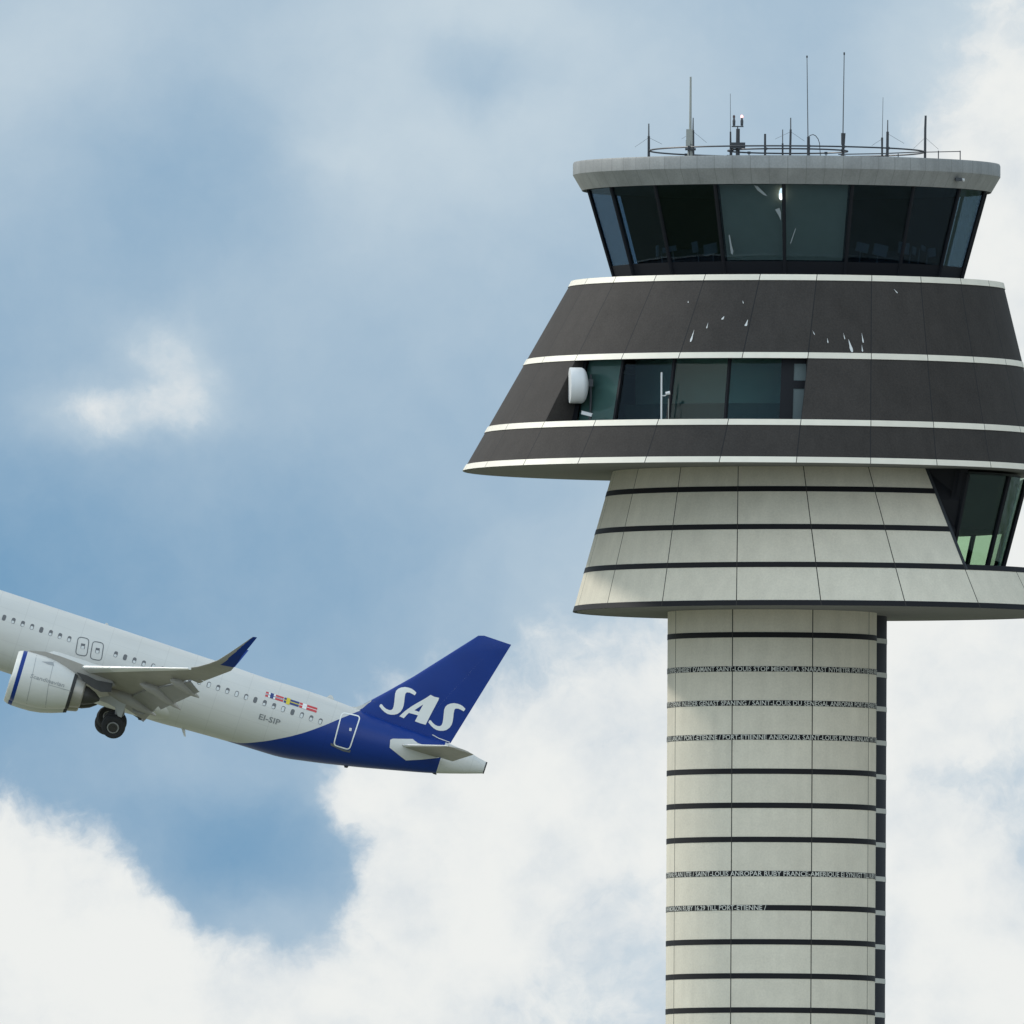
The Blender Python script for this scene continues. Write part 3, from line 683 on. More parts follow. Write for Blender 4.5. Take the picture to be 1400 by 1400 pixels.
# paint
def fuselage_mat(bnd, cone):
    m = bpy.data.materials.new('airliner_paint'); m.use_nodes = True; t = m.node_tree; b = t.nodes['Principled BSDF']
    co = t.nodes.new('ShaderNodeTexCoord').outputs['Object']; sx = t.nodes.new('ShaderNodeSeparateXYZ'); t.links.new(co, sx.inputs[0])
    z0, z1 = min(q[1] for q in bnd)-.2, max(q[1] for q in bnd)+.2; x0, x1 = min(q[0] for q in bnd)-3, max(q[0] for q in bnd)+3
    mr = t.nodes.new('ShaderNodeMapRange'); t.links.new(sx.outputs[2], mr.inputs[0]); mr.inputs[1].default_value = z0; mr.inputs[2].default_value = z1
    fc = t.nodes.new('ShaderNodeFloatCurve'); cu = fc.mapping.curves[0]
    ps = sorted(((q[1]-z0)/(z1-z0), (q[0]-x0)/(x1-x0)) for q in bnd)
    cu.points[0].location = (0, ps[0][1]-.02); cu.points[1].location = (1, min(1, ps[-1][1]+.02))
    for q in ps: cu.points.new(*q)
    fc.mapping.update(); t.links.new(mr.outputs[0], fc.inputs['Value'])
    mx = t.nodes.new('ShaderNodeMapRange'); t.links.new(sx.outputs[0], mx.inputs[0]); mx.inputs[1].default_value = x0; mx.inputs[2].default_value = x1; mx.clamp = False
    gt = t.nodes.new('ShaderNodeMath'); gt.operation = 'GREATER_THAN'; t.links.new(mx.outputs[0], gt.inputs[0]); t.links.new(fc.outputs[0], gt.inputs[1])
    # bare tail cone behind a straight slanted line X = a + b Z
    (xa, za), (xb, zb) = cone; k = (xb-xa)/(zb-za)
    m1 = t.nodes.new('ShaderNodeMath'); m1.operation = 'MULTIPLY_ADD'; t.links.new(sx.outputs[2], m1.inputs[0]); m1.inputs[1].default_value = -k; t.links.new(sx.outputs[0], m1.inputs[2])
    lt = t.nodes.new('ShaderNodeMath'); lt.operation = 'LESS_THAN'; t.links.new(m1.outputs[0], lt.inputs[0]); lt.inputs[1].default_value = xa - k*za
    an = t.nodes.new('ShaderNodeMath'); an.operation = 'MULTIPLY'; t.links.new(gt.outputs[0], an.inputs[0]); t.links.new(lt.outputs[0], an.inputs[1])
    n = t.nodes.new('ShaderNodeTexNoise'); n.inputs['Scale'].default_value = .8; n.inputs['Detail'].default_value = 8
    mp = t.nodes.new('ShaderNodeMapping'); mp.inputs['Scale'].default_value = (.25, 1, 1); t.links.new(co, mp.inputs[0]); t.links.new(mp.outputs[0], n.inputs['Vector'])
    rm = t.nodes.new('ShaderNodeMapRange'); t.links.new(n.outputs[0], rm.inputs[0]); rm.inputs[3].default_value = .84; rm.inputs[4].default_value = 1.12
    mc = t.nodes.new('ShaderNodeMix'); mc.data_type = 'RGBA'; t.links.new(an.outputs[0], mc.inputs[0]); mc.inputs[6].default_value = C_WHITE; mc.inputs[7].default_value = C_BLUE
    vs = t.nodes.new('ShaderNodeVectorMath'); vs.operation = 'SCALE'; t.links.new(mc.outputs[2], vs.inputs[0]); 
    def mm(op, a, b_, c=0.0):
        n_ = t.nodes.new('ShaderNodeMath'); n_.operation = op
        for i, s in enumerate((a, b_, c)):
            if hasattr(s, 'is_output'): t.links.new(s, n_.inputs[i])
            else: n_.inputs[i].default_value = s
        return n_.outputs[0]
    seam = mm('LESS_THAN', mm('FRACT', mm('MULTIPLY', sx.outputs[0], 1/1.6), 0), .022)      # skin joints
    ang = mm('ARCTAN2', sx.outputs[2], sx.outputs[1]); seam2 = mm('LESS_THAN', mm('FRACT', mm('MULTIPLY_ADD', ang, 2.6, 20.3), 0), .03)
    sm_ = mm('SUBTRACT', 1.0, mm('MULTIPLY', mm('MAXIMUM', seam, seam2), .10))
    t.links.new(mm('MULTIPLY', sm_, rm.outputs[0]), vs.inputs['Scale'])
    t.links.new(vs.outputs[0], b.inputs['Base Color']); b.inputs['Roughness'].default_value = .36; b.inputs['Specular IOR Level'].default_value = .3; return m
C_WHITE = (.57, .57, .54, 1); C_BLUE = (.005, .032, .20, 1)
m_aw = mat('aircraft_grey_white', C_WHITE, .38, var=.08, vscale=.9)
m_ablue = mat('aircraft_blue', C_BLUE, .38, var=.14, vscale=.6, spec=.25)
m_alog = mat('aircraft_logo_white', (.74, .75, .72), .4, var=.04)
m_wing = mat('wing_grey', (.30, .283, .25), .45, var=.14, vscale=1.0, streak=.1)
m_door = mat('gear_door_grey', (.36, .36, .33), .45, var=.1)
m_flap = mat('flap_grey', (.235, .228, .21), .5, var=.15, vscale=1.5)
m_slat = mat('slat_sunlit_metal', (.72, .72, .70), .35, metal=.3)  # pale metal, with sun on the leading edges put into its colour
m_dmet = mat('engine_dark_metal', (.05, .048, .045), .45, metal=.4, var=.2, vscale=3)
m_core = mat('engine_core_metal', (.36, .34, .30), .4, metal=.5, var=.12, vscale=3)
m_lip = mat('inlet_lip_metal', (.66, .65, .60), .35, metal=.2)
m_tyre = mat('tyre_rubber', (.018, .018, .02), .8, var=.2, vscale=5)
m_hub = mat('wheel_hub', (.28, .28, .28), .45, metal=.4)
m_gear = mat('gear_leg_grey', (.30, .30, .29), .5)
m_win = mat('cabin_window_dark', (.10, .105, .11), .25)
m_winpale = mat('window_pale', (.56, .58, .57), .4)  # pale colour for the reflections painted in the cabin windows
m_out = mat('door_outline_grey', (.11, .12, .125), .6)
m_reg = mat('registration_grey', (.16, .17, .17), .6)
m_exh = mat('exhaust_dark', (.03, .03, .03), .7)
m_red = mat('flag_red', (.50, .045, .05), .5); m_flb = mat('flag_blue', (.02, .04, .17), .5); m_yel = mat('flag_yellow', (.62, .50, .03), .5)

# fuselage profile from the silhouette
tops = [(P(x, y, 0)) for x, y in ((144,853.5),(200,872),(260,892),(321,912),(360,926),(410,941),(452,955),(490,970),(530,986),(575,1002.5),(616,1017),(646,1031),(662.5,1041))]
bots = [(P(x, y, 0)) for x, y in ((250,996.5),(308.5,1012.7),(345,1024),(384,1036),(438.6,1043.5),(493,1049.3),(560.7,1055),(592,1057.3),(630,1057.8),(662.5,1057.5))]
ztop0 = sum(q[1] for q in tops[:4])/4; zbot0 = P(0, 917, 0)[1]
TX = [0, .4, 1.2, 2.5, 4.2, 6.0, 8.0] + [q[0] for q in tops]; TZ = [-.75, -.2, .45, 1.25, 1.75, ztop0, ztop0] + [q[1] for q in tops]
BX = [0, .4, 1.2, 2.5, 4.2, 6.0, 8.0, 20.0] + [q[0] for q in bots]; BZ = [-.75, -1.2, -1.6, -1.9, zbot0+.05, zbot0, zbot0, zbot0] + [q[1] for q in bots]
o_ = np.argsort(BX); BX = np.array(BX)[o_]; BZ = np.array(BZ)[o_]
WXs = [0, .4, 1.2, 2.5, 4.2, 6, 24, 27, 29, 31, 33, 35, 36.5, 37.6]; WWs = [.02, .55, 1.05, 1.5, 1.82, 1.975, 1.975, 1.90, 1.72, 1.42, 1.05, .68, .42, .24]
def smooth_interp(x, X_, Y_, w_=.5): return float(np.mean([np.interp(x+d, X_, Y_) for d in (-w_, -w_/2, 0, w_/2, w_)])) if 7 < x < 36.5 else float(np.interp(x, X_, Y_))
def fus(X): return smooth_interp(X, TX, TZ), smooth_interp(X, BX, BZ), smooth_interp(X, WXs, WWs)
XE = P(662.8, 1049.5, 0)[0]
mb = MB(); rings = []
for X in [.02, .15, .4, .8, 1.2, 1.8, 2.5, 3.3, 4.2, 5, 6, 7] + list(np.arange(8, 36.4, .45)) + [36.5, 36.8, 37.1, XE]:
    zt, zb, ww = fus(X); zc, h = (zt+zb)/2, (zt-zb)/2
    rings.append([Vector((X, ww*math.cos(2*math.pi*k/72), zc + h*math.sin(2*math.pi*k/72))) for k in range(72)])
mb.loft(rings)
cone = (P(607, 1022, .5), P(596, 1057, .3))
# blue sweep boundary found where its picture directions meet the skin
bv = BVHTree.FromPolygons([tuple(v_) for v_ in mb.v], mb.f)
def hit(bvh, px, py, off=.012):
    d = (PMI.to_3x3() @ ray(px, py)).normalized(); h = bvh.ray_cast(oL, d)
    if h[0] is None: h = bvh.find_nearest(PV(px, py, .8))
    n_ = h[1] if h[1].dot(d) < 0 else -h[1]
    return h[0] + n_*off
bpx = [(493,971.5),(478,977.5),(463,983.5),(440,993),(411,1003),(383,1009.5),(355,1014),(325,1015.3),(312,1013.2)]
bnd = [(hit(bv, *q).x, hit(bv, *q).z) for q in bpx]
fuselage = mb.build('fuselage', fuselage_mat(bnd, cone), plane)
mb = MB(); zt, zb, ww = fus(XE); zc, h = (zt+zb)/2, (zt-zb)/2
mb.loft([[Vector((XE+d, ww*s_*math.cos(2*math.pi*k/24), zc+h*s_*math.sin(2*math.pi*k/24))) for k in range(24)] for d, s_ in ((-.3, 1.03), (.05, 1.02), (.05, .75), (-.2, .7))])
mb.build('exhaust', m_exh, fuselage)

def decal(name, polys, m, parent, bvh, off=.012, holes=None, fixn=False, sub=0):
    mb = MB()
    num = lambda x: isinstance(x, (int, float))
    if num(polys[0][0]): polys = [[polys]]
    elif num(polys[0][0][0]): polys = [[q] for q in polys]
    for loops in polys:
        flat = [q for lp in loops for q in lp]
        tris = tessellate_polygon([[Vector((q[0], q[1], 0)) for q in lp] for lp in loops])
        bm = bmesh.new(); bvs = [bm.verts.new((q[0], q[1], 0)) for q in flat]
        for t_ in tris:
            try: bm.faces.new([bvs[i] for i in t_])
            except ValueError: pass
        for _ in range(4):
            es = [e for e in bm.edges if e.calc_length() > 4]
            if es: bmesh.ops.subdivide_edges(bm, edges=es, cuts=1)
            bmesh.ops.triangulate(bm, faces=bm.faces)
        bm.verts.index_update(); base_ = len(mb.v)
        for v_ in bm.verts: mb.vert(hit(bvh, v_.co.x, v_.co.y, off))
        for f in bm.faces: mb.face([base_ + v_.index for v_ in f.verts])
        bm.free()
    return mb.build(name, m, parent, fixn=fixn)
def outline(name, pts_, wpx, m, parent, bvh, off=.012, rad=3.0, close=True):
    # rounded closed line of constant width
    c_ = []
    n = len(pts_)
    for i in range(n):
        p0, p1, p2 = Vector(pts_[i-1]), Vector(pts_[i]), Vector(pts_[(i+1) % n])
        a, b = (p0-p1).normalized()*rad, (p2-p1).normalized()*rad
        for s_ in (0, .25, .5, .75, 1): c_.append(p1 + a*(1-s_)**2 + b*s_**2)
    dense = []
    for a, b in zip(c_, c_[1:]+c_[:1]):
        k = max(1, int((b-a).length/2.5)); dense += [a + (b-a)*i/k for i in range(k)]
    n = len(dense); mb = MB(); I, O = [], []
    for i in range(n):
        t_ = (dense[(i+1) % n] - dense[i-1]).normalized(); nn = Vector((-t_.y, t_.x))*wpx/2
        I.append(mb.vert(hit(bvh, *(dense[i]-nn), off))); O.append(mb.vert(hit(bvh, *(dense[i]+nn), off)))
    for i in range(n): mb.face((I[i], I[(i+1) % n], O[(i+1) % n], O[i]))
    return mb.build(name, m, parent, fixn=False)

# cabin windows: real pitch along the cabin, found from the window row
wz0 = hit(bv, 31, 853); wz1 = hit(bv, 425, 982)
def wz(X): return wz0.z + (wz1.z-wz0.z)*(X-wz0.x)/(wz1.x-wz0.x)
skips = {hit(bv, 113, 882).x, hit(bv, 133, 886).x}
def skin(X, z):
    h = bv.ray_cast(Vector((X, -8, z)), Vector((0, 1, 0))); return h[0], h[1]
pitch = .533; k0 = int((wz0.x-5.6)/pitch); rw = random.Random(11); nwin = 0
X = wz0.x - k0*pitch
xs_w = []
while X < hit(bv, 441, 987).x:
    if all(abs(X-s_) > .72 for s_ in (hit(bv, 113, 882).x, hit(bv, 133, 886).x)) and X > 5.5: xs_w.append(X)
    X += pitch
for X in xs_w:
    def rr_(w_, h_, cx_, cz_, n=4, r=.09, off=.008):
        o = []
        for (sx, sz, a0) in ((1, 1, 0), (-1, 1, 90), (-1, -1, 180), (1, -1, 270)):
            for i in range(n):
                a = R_(a0 + 90*i/(n-1)); o.append((cx_ + sx*(w_-r) + r*math.cos(a), cz_ + sz*(h_-r) + r*math.sin(a)))
        res = []
        for (x, z) in o:
            q, nn = skin(x, z); res.append(q + (nn if nn.y < 0 else -nn)*off)
        return res
    mb = MB(); mb.poly(rr_(.105, .165, X, wz(X))); wo_ = mb.build('cabin_window', m_win, fuselage, fixn=False)
    q_ = rw.random()
    if q_ < .62:
        hh = rw.choice((.07, .09, .11, .13)); mb = MB(); mb.poly(rr_(.075, hh, X+rw.uniform(-.02, .02), wz(X)-.145+hh, r=.05, off=.016)); mb.build('window_reflection', m_winpale, wo_, fixn=False)  # reflected light painted as a pale patch low in the pane
# over-wing exits and rear door
for (cx_, cy_) in ((113, 883.5), (133, 889.5)):
    e = outline('overwing_exit', [(cx_-6, cy_-13), (cx_+9, cy_-10), (cx_+5.5, cy_+14), (cx_-10, cy_+11)], 1.2, m_out, fuselage, bv, rad=5)
    decal('exit_window', [(cx_-2, cy_-4), (cx_+3.5, cy_-3), (cx_+2.5, cy_+4), (cx_-3, cy_+3)], m_win, e, bv)
    decal('window_reflection', [(cx_-1.5, cy_-.5), (cx_+2.3, cy_+.2), (cx_+1.5, cy_+4), (cx_-2.5, cy_+3)], m_winpale, e, bv, off=.02)  # pale patch painted for the reflection in the exit window
rd = outline('rear_door', [(467.5, 974), (492.5, 979.5), (477.5, 1025), (456, 1018.5)], 1.7, m_alog, fuselage, bv, rad=5)
decal('door_window', [(477.8, 995), (481, 995.7), (480.3, 999.8), (477.2, 999)], m_winpale, rd, bv)
decal('door_sill', [(452, 1015.5), (456, 1017), (459, 1021), (476, 1026), (479.5, 1025), (478.5, 1029), (469, 1027), (452, 1019)], m_out, rd, bv)
# flags above the windows
def fpt(s_, t_):                                    # along the row of flags, down the flag
    return (364 + (434-364)*s_ - 1.6*t_*1.0, 945.5 + (968-945.5)*s_ + 6.6*t_)
def frect(a, b, c, d): return [fpt(a, c), fpt(b, c), fpt(b, d), fpt(a, d)]
fl = decal('flag', frect(0, .345, 0, 1), m_red, fuselage, bv); tag(fl, 'red flag with a blue cross edged in white')
decal('flag_cross', [frect(.055, .19, 0, 1), frect(0, .345, .38, .62)], m_alog, fl, bv, off=.018); decal('flag_cross', [frect(.09, .155, 0, 1), frect(0, .345, .45, .55)], m_flb, fl, bv, off=.024)
fl = decal('flag', frect(.36, .65, 0, 1), m_flb, fuselage, bv); tag(fl, 'blue flag with a yellow cross')
decal('flag_cross', [frect(.405, .475, -.12, 1.15), frect(.36, .65, .42, .58)], m_yel, fl, bv, off=.018)
fl = decal('flag', frect(.66, 1, 0, 1), m_red, fuselage, bv); tag(fl, 'red flag with a white cross')
decal('flag_cross', [frect(.72, .80, 0, 1), frect(.66, 1, .45, .55)], m_alog, fl, bv, off=.018)
def ptext(name, s_, m, parent, bvh, ox, oy, ex, ey, hpx, slant=0.0, off=.014):   # text from (ox,oy) to (ex,ey) on the skin
    vs, fs = text_geo(s_, 1.0, bold=.012); wx = max(v_[0] for v_ in vs); L_ = math.hypot(ex-ox, ey-oy); dx, dy = (ex-ox)/L_, (ey-oy)/L_
    mb = MB()
    for (x, y, z) in vs:
        a = x/wx*L_; b = y/.70*hpx
        mb.vert(hit(bvh, ox + dx*a + dy*b + slant*b, oy + dy*a - dx*b, off))
    for f in fs: mb.face(f)
    return mb.build(name, m, parent, fixn=False)
ptext('registration', 'EI-SIP', m_reg, fuselage, bv, 352.5, 982.5, 382, 991.5, 7.5, .0)
# antennas and drains on the skin
def blade(name, pts_, p, th, m=m_aw, parent=fuselage):
    mb = MB(); mb.prism([PV(x, y, p) - Vector((0, th/2, 0)) for x, y in pts_], (0, th, 0)); return mb.build(name, m, parent)
blade('blade_antenna', [(446,953.5),(451,950),(454.5,951),(457,957)], 0, .06)
blade('blade_antenna', [(143,853.5),(145,851.5),(147,852),(149,855.5)], 0, .06)
blade('drain_mast', [(247,993),(253,996),(254,1007.5),(251.5,1006.5)], .2, .08)
blade('blade_antenna', [(188,980),(194,982),(193,985),(189,984)], .2, .08, m_dmet)
blade('blade_antenna', [(470,1046),(477,1047),(475,1050),(471,1049.5)], .0, .08, m_dmet)
blade('blade_antenna', [(590,1056),(597,1057),(596.5,1059.5),(592,1058)], .0, .08, m_dmet)
# belly fairing
mb = MB(); rings = []
xa, xb = 10.8, hit(bv, 272, 993).x + .2
zb0 = float(np.interp(15, BX, BZ))
for i in range(29):
    s_ = i/28; X = xa + (xb-xa)*s_; e = math.sin(math.pi*min(1, max(.0001, s_ if s_ < .35 else .35+(s_-.35))) )
    e = (min(1, s_/.22)**.6 if s_ < .5 else max(0.0, 1-((s_-.5)/.5)**2.4))
    zt, zb, ww = fus(X); zc = -1.1
    hw = .3 + 1.92*e; hd = .15 + 1.12*e
    rings.append([Vector((X, hw*math.copysign(abs(math.cos(a))**.8, math.cos(a)), zc + (zbot0+.9)*(1-e)*.25 + hd*math.copysign(abs(math.sin(a))**.8, math.sin(a)))) for a in [2*math.pi*k/48 for k in range(48)]])
mb.loft(rings); mb.build('belly_fairing', m_aw, plane)

# wings
L1 = P(113, 912, 5.75); L2 = P(262, 914, 14.8)
def LE(p):
    t_ = (p-5.75)/(14.8-5.75); return Vector((L1[0]+(L2[0]-L1[0])*t_, L1[1]+(L2[1]-L1[1])*t_))
T13 = Vector(P(279, 931, 13.0)); TT = Vector(P(316, 917, 15.9)); LT = Vector(P(285, 907.5, 15.9))
def TE(p):
    if p > 13: return T13 + (TT-T13)*(p-13)/2.9
    if p > 6.4: return T13 + Vector((-.29*(13-p), 0)) + Vector((0, (LE(6.4).y-.28) - T13.y))*(13-p)/6.6
    k = T13 + Vector((-.29*6.6, (LE(6.4).y-.28)-T13.y)); return k + Vector((-.12*(6.4-p), (LE(1.9).y-.45-k.y)*(6.4-p)/4.5))
def airf(le, te, th, p, sgn, f0=0.0, f1=1.0, n=12, rot=0.0, dx=0.0, dz=0.0, sc=1.0):
    le, te = Vector(le), Vector(te); c = te-le; ch = c.length; ex = c/ch; ez = Vector((-ex.y, ex.x)); up_, lo_ = [], []
    for i in range(n+1):
        f = f0 + (f1-f0)*(1-math.cos(math.pi*i/n))/2
        y = 5*th*(.2969*math.sqrt(max(f, 0)) - .126*f - .3516*f*f + .2843*f**3 - .1015*f**4)
        cam = .02*4*f*(1-f); q = lambda s_: le + ex*(f*ch) + ez*((cam + s_*y)*ch*sc)
        up_.append(q(1)); lo_.append(q(-.85))
    lo_[-1] = lo_[-1] - ez*.004; up_[0] = up_[0] + ez*.001
    loop = up_ + lo_[::-1]
    if rot:
        piv = le + ex*(f0*ch); ca, sa = math.cos(-rot), math.sin(-rot)
        loop = [piv + Vector(((q-piv).x*ca - (q-piv).y*sa, (q-piv).x*sa + (q-piv).y*ca)) for q in loop]
    return [Vector((q.x+dx, -p*sgn, q.y+dz)) for q in loop]
def wing(sgn):
    ps = [1.0, 1.9, 3.5, 5.0, 6.4, 8, 10, 12, 13, 14.2, 15.2, 15.9]
    th = lambda p: np.interp(p, [1, 6.4, 15.9], [.145, .118, .105])
    le = lambda p: LE(p) if p < 14.8 else LE(14.8) + (LT-LE(14.8))*(p-14.8)/1.1
    mb = MB(); mb.loft([airf(le(p), TE(p), th(p), p, sgn, .04, .76 if p <= 13 else 1.0) for p in ps if p <= 13]); 
    wg = mb.build('wing', m_wing, plane)
    mb = MB(); mb.loft([airf(le(p), TE(p), th(p), p, sgn, 0.0, 1.0) for p in (13.01, 14.2, 15.2, 15.9)]); mb.build('wing_tip', m_wing, wg)
    for (a, b) in ((5.5, 8.2), (8.25, 11.5), (11.55, 14.7)):
        mb = MB(); mb.loft([airf(le(p), TE(p), th(p)*1.03, p, sgn, 0.0, .115, rot=R_(-7) if 0 else 0, dx=-.14, dz=-.03) for p in (a, (a+b)/2, b)]); mb.build('slat', m_slat, wg)
    mb = MB(); mb.loft([airf(le(p), TE(p), th(p)*1.03, p, sgn, 0.0, .1, dx=-.1, dz=-.02) for p in (2.4, 5.0)]); mb.build('slat', m_slat, wg)
    for (a, b, f0, f1, ro_) in ((2.1, 6.35, .72, 1.0, 13), (6.45, 12.2, .71, 1.05, 22)):
        mb = MB(); mb.loft([airf(le(p), TE(p), th(p)*.8, p, sgn, f0, f1, rot=R_(ro_), dx=.14, dz=-.16) for p in (a, (a+b)/2, b)]); mb.build('flap', m_flap, wg)
    mb = MB(); mb.loft([airf(le(p), TE(p), th(p)*.8, p, sgn, .765, 1.0, rot=R_(5)) for p in (12.25, 12.98)]); mb.build('aileron', m_wing, wg)
    for p in (4.3, 8.2, 11.4):                     # flap track fairings
        l_, t_ = le(p), TE(p); ch = (t_-l_).length; ex = (t_-l_)/ch; mb = MB(); rings = []
        for i in range(15):
            s_ = i/14; f = .48 + (.72 if p > 5 else .58)*s_; rr2 = (.30 if p > 5 else .36)*math.sin(math.pi*min(.98, max(.02, s_**.8)))**.75
            q = l_ + ex*(f*ch); dr_ = -.045*ch - .10 - (max(0, f-.75)*ch)*(.30 if p > 5 else .16)
            rings.append([Vector((q.x, -p*sgn + rr2*.62*math.cos(a), q.y + dr_ + rr2*math.sin(a))) for a in [2*math.pi*k/14 for k in range(14)]])
        mb.loft(rings); mb.build('flap_track_fairing', m_wing, wg)
    # upswept wing tip
    def sec(lpx, tpx, p, th_): a = Vector(P(*lpx, p)); b = Vector(P(*tpx, p)); return a, b, th_
    secs = [(LT, TT, .10, 15.9), (*sec((298,902.5), (325,906), 16.5, .09), 16.5), (*sec((313,893), (331,896.5), 17.0, .085), 17.0), (*sec((330,881.5), (341,884.5), 17.5, .08), 17.5), (*sec((345,871), (351.5,871.5), 17.9, .08), 17.9)]
    n = 10; fine_ = []
    for (s0, s1) in zip(secs, secs[1:]):
        for k_ in range(5): fine_.append((s0[0].lerp(s1[0], k_/5), s0[1].lerp(s1[1], k_/5), s0[2]+(s1[2]-s0[2])*k_/5, s0[3]+(s1[3]-s0[3])*k_/5))
    secs = fine_ + [secs[-1]]; loops = []; n = 24
    bl_ = [1.05 if k_ < 2 else float(np.interp(k_, [2, 10, 20], [.42, .34, .08])) for k_ in range(21)]
    for (l_, t_, th_, p), f in zip(secs, bl_): loops.append((airf(l_, t_, th_*1.2, p, sgn, 0, 1, n)))
    mb = MB(); ids = [[mb.vert(q) for q in r] for r in loops]; nn = len(ids[0])
    for a, b, f in zip(ids, ids[1:], bl_):
        for i in range(nn):
            j = (i+1) % nn; k = min(i, nn-1-i)/(n); fr = (1-math.cos(math.pi*min(1, k)))/2
            mb.face((a[i], a[j], b[j], b[i]), 1 if fr > f else 0, 1, True)
    mb.face(ids[-1], 1); mb.face(ids[0][::-1])
    mb.build('sharklet', [m_wing, m_ablue], wg)
    return wg
wl = wing(1); wing(-1)

# engines
def engine(sgn):
    p = 5.75; c0 = Vector(P(17, 921.5, p)); c1 = Vector(P(100, 946, p)); ax2 = (c1-c0); L_ = ax2.length; ax2 = ax2/L_; n2 = Vector((-ax2.y, ax2.x))
    def ring(s_, r, n=48, e=1.0):
        q = c0 + ax2*s_
        return [Vector((q.x + n2.x*r*math.sin(a)*e, -p*sgn + r*math.cos(a), q.y + n2.y*r*math.sin(a)*e)) for a in [2*math.pi*k/n for k in range(n)]]
    k = L_/3.45
    prof = [(.0, 1.20), (-.02, 1.27), (.06, 1.33), (.22, 1.39)]
    mb = MB(); mb.loft([ring(.45, 1.0), ring(.1, 1.10)] + [ring(s_*k, r) for s_, r in prof], caps=False)
    nac = None
    mb2 = MB(); rs = [(.22, 1.39), (.24, 1.392), (.46, 1.42), (.48, 1.422), (.9, 1.44), (1.5, 1.435), (2.1, 1.36), (2.7, 1.20), (3.24, 1.02), (3.26, 1.015), (3.45, .95)]
    ids = [[mb2.vert(q) for q in ring(s_*k, r)] for s_, r in rs]; nn = len(ids[0])
    for i, (a, b) in enumerate(zip(ids, ids[1:])):
        for j in range(nn): mb2.face((a[j], a[(j+1) % nn], b[(j+1) % nn], b[j]), 1 if i == 1 else (2 if i >= len(rs)-2 else 0), 1, True)
    rin = [[mb2.vert(q) for q in ring(s_*k, r)] for s_, r in ((3.45, .93), (3.0, .95))]
    for a, b in ((ids[-1], rin[0]), (rin[0], rin[1])):
        for j in range(nn): mb2.face((a[j], a[(j+1) % nn], b[(j+1) % nn], b[j]), 2)
    nac = mb2.build('engine_nacelle', [m_aw, m_ablue, m_exh], plane)
    mb.build('inlet_lip', m_lip, nac)
    mb = MB(); mb.loft([ring(.62*k, 1.02), ring(.66*k, .30), ring(.40*k, .12), ring(.33*k, .02)]); mb.build('fan', m_dmet, nac)
    mb = MB(); mb.loft([ring(2.9*k, .90), ring(3.5*k, .84), ring(3.95*k, .74), ring(4.02*k, .66), ring(3.8*k, .6)]); mb.build('core_cowl', m_core, nac)
    mb = MB(); mb.loft([ring(3.7*k, .58), ring(4.2*k, .50), ring(4.6*k, .34), ring(4.95*k, .08)]); mb.build('exhaust_plug', m_dmet, nac)
    mb = MB(); mb.prism([Vector((q.x, -p*sgn-.0, q.y)) for q in [Vector(P(x, y, p)) for x, y in ((40,888.5),(60,891.5),(78,897),(112,908),(150,926),(160,940),(140,938),(118,930),(104,921),(60,905))]], (0, .0001, 0))
    mb = MB(); mb.prism([Vector((q[0], -p*sgn-.17, q[1])) for q in [P(x, y, p) for x, y in ((40,889.5),(62,891),(82,897),(114,909),(150,926),(158,938),(140,938),(119,934),(105,925),(60,905))]], (0, .34, 0)); mb.build('pylon', [m_wing], plane)
    return nac
blade('pylon_fairing', [(105,919),(118,923),(132,930),(154,934),(152,946),(138,946),(128,941),(116,933)], 6.0, .12, m_dmet, plane)
nac = engine(1); engine(-1)
nb = BVHTree.FromPolygons([tuple(v_.co) for v_ in nac.data.vertices], [tuple(f.vertices) for f in nac.data.polygons])
m_ntx = mat('nacelle_lettering', (.30, .31, .31), .6)
ptext('lettering', 'Scandinavian', m_ntx, nac, nb, 40.5, 926, 87, 939.5, 5.2, .15)
for ln in (((75,899),(66,938)),((66,938),(62,967)),((50,896),(36,962)),((66,936),(97,945))):
    (xa_, ya_), (xb_, yb2_) = ln; dx_, dy_ = xb_-xa_, yb2_-ya_; l_ = math.hypot(dx_, dy_); nx_, ny_ = -dy_/l_*.35, dx_/l_*.35
    decal('panel_seam', [(xa_+nx_, ya_+ny_), (xb_+nx_, yb2_+ny_), (xb_-nx_, yb2_-ny_), (xa_-nx_, ya_-ny_)], m_ntx, nac, nb, off=.008)
decal('strake', [(57,904.5),(72,905),(74,910.5),(66,908.5)], m_ntx, nac, nb)

# main landing gear, on its way up
def wheel(root, c, axis, r=.66, w_=.25):
    a = axis.normalized(); e1 = a.cross(Vector((0, 0, 1))).normalized(); e2 = a.cross(e1)
    ringw = lambda d, rr2, n=36: [c + a*d + (e1*math.cos(2*math.pi*k/n) + e2*math.sin(2*math.pi*k/n))*rr2 for k in range(n)]
    mb = MB(); mb.loft([ringw(w_*.8, r*.55), ringw(w_, r*.62), ringw(w_*1.0, r*.85), ringw(w_*.75, r*.97), ringw(0, r), ringw(-w_*.75, r*.97), ringw(-w_, r*.85), ringw(-w_, r*.62), ringw(-w_*.8, r*.55)])
    wo2 = mb.build('wheel', m_tyre, root)
    mb = MB(); mb.loft([ringw(w_*.82, r*.54), ringw(w_*.9, r*.40), ringw(w_*.55, r*.36), ringw(w_*.5, r*.16), ringw(w_*1.0, r*.14), ringw(w_*1.0, r*.02)], caps=True); mb.build('rim', m_dmet, wo2)
    mb = MB(); mb.loft([ringw(w_*.93, r*.50), ringw(w_*1.03, r*.47), ringw(w_*1.03, r*.41), ringw(w_*.93, r*.39)], caps=False); mb.build('hub_ring', m_hub, wo2)
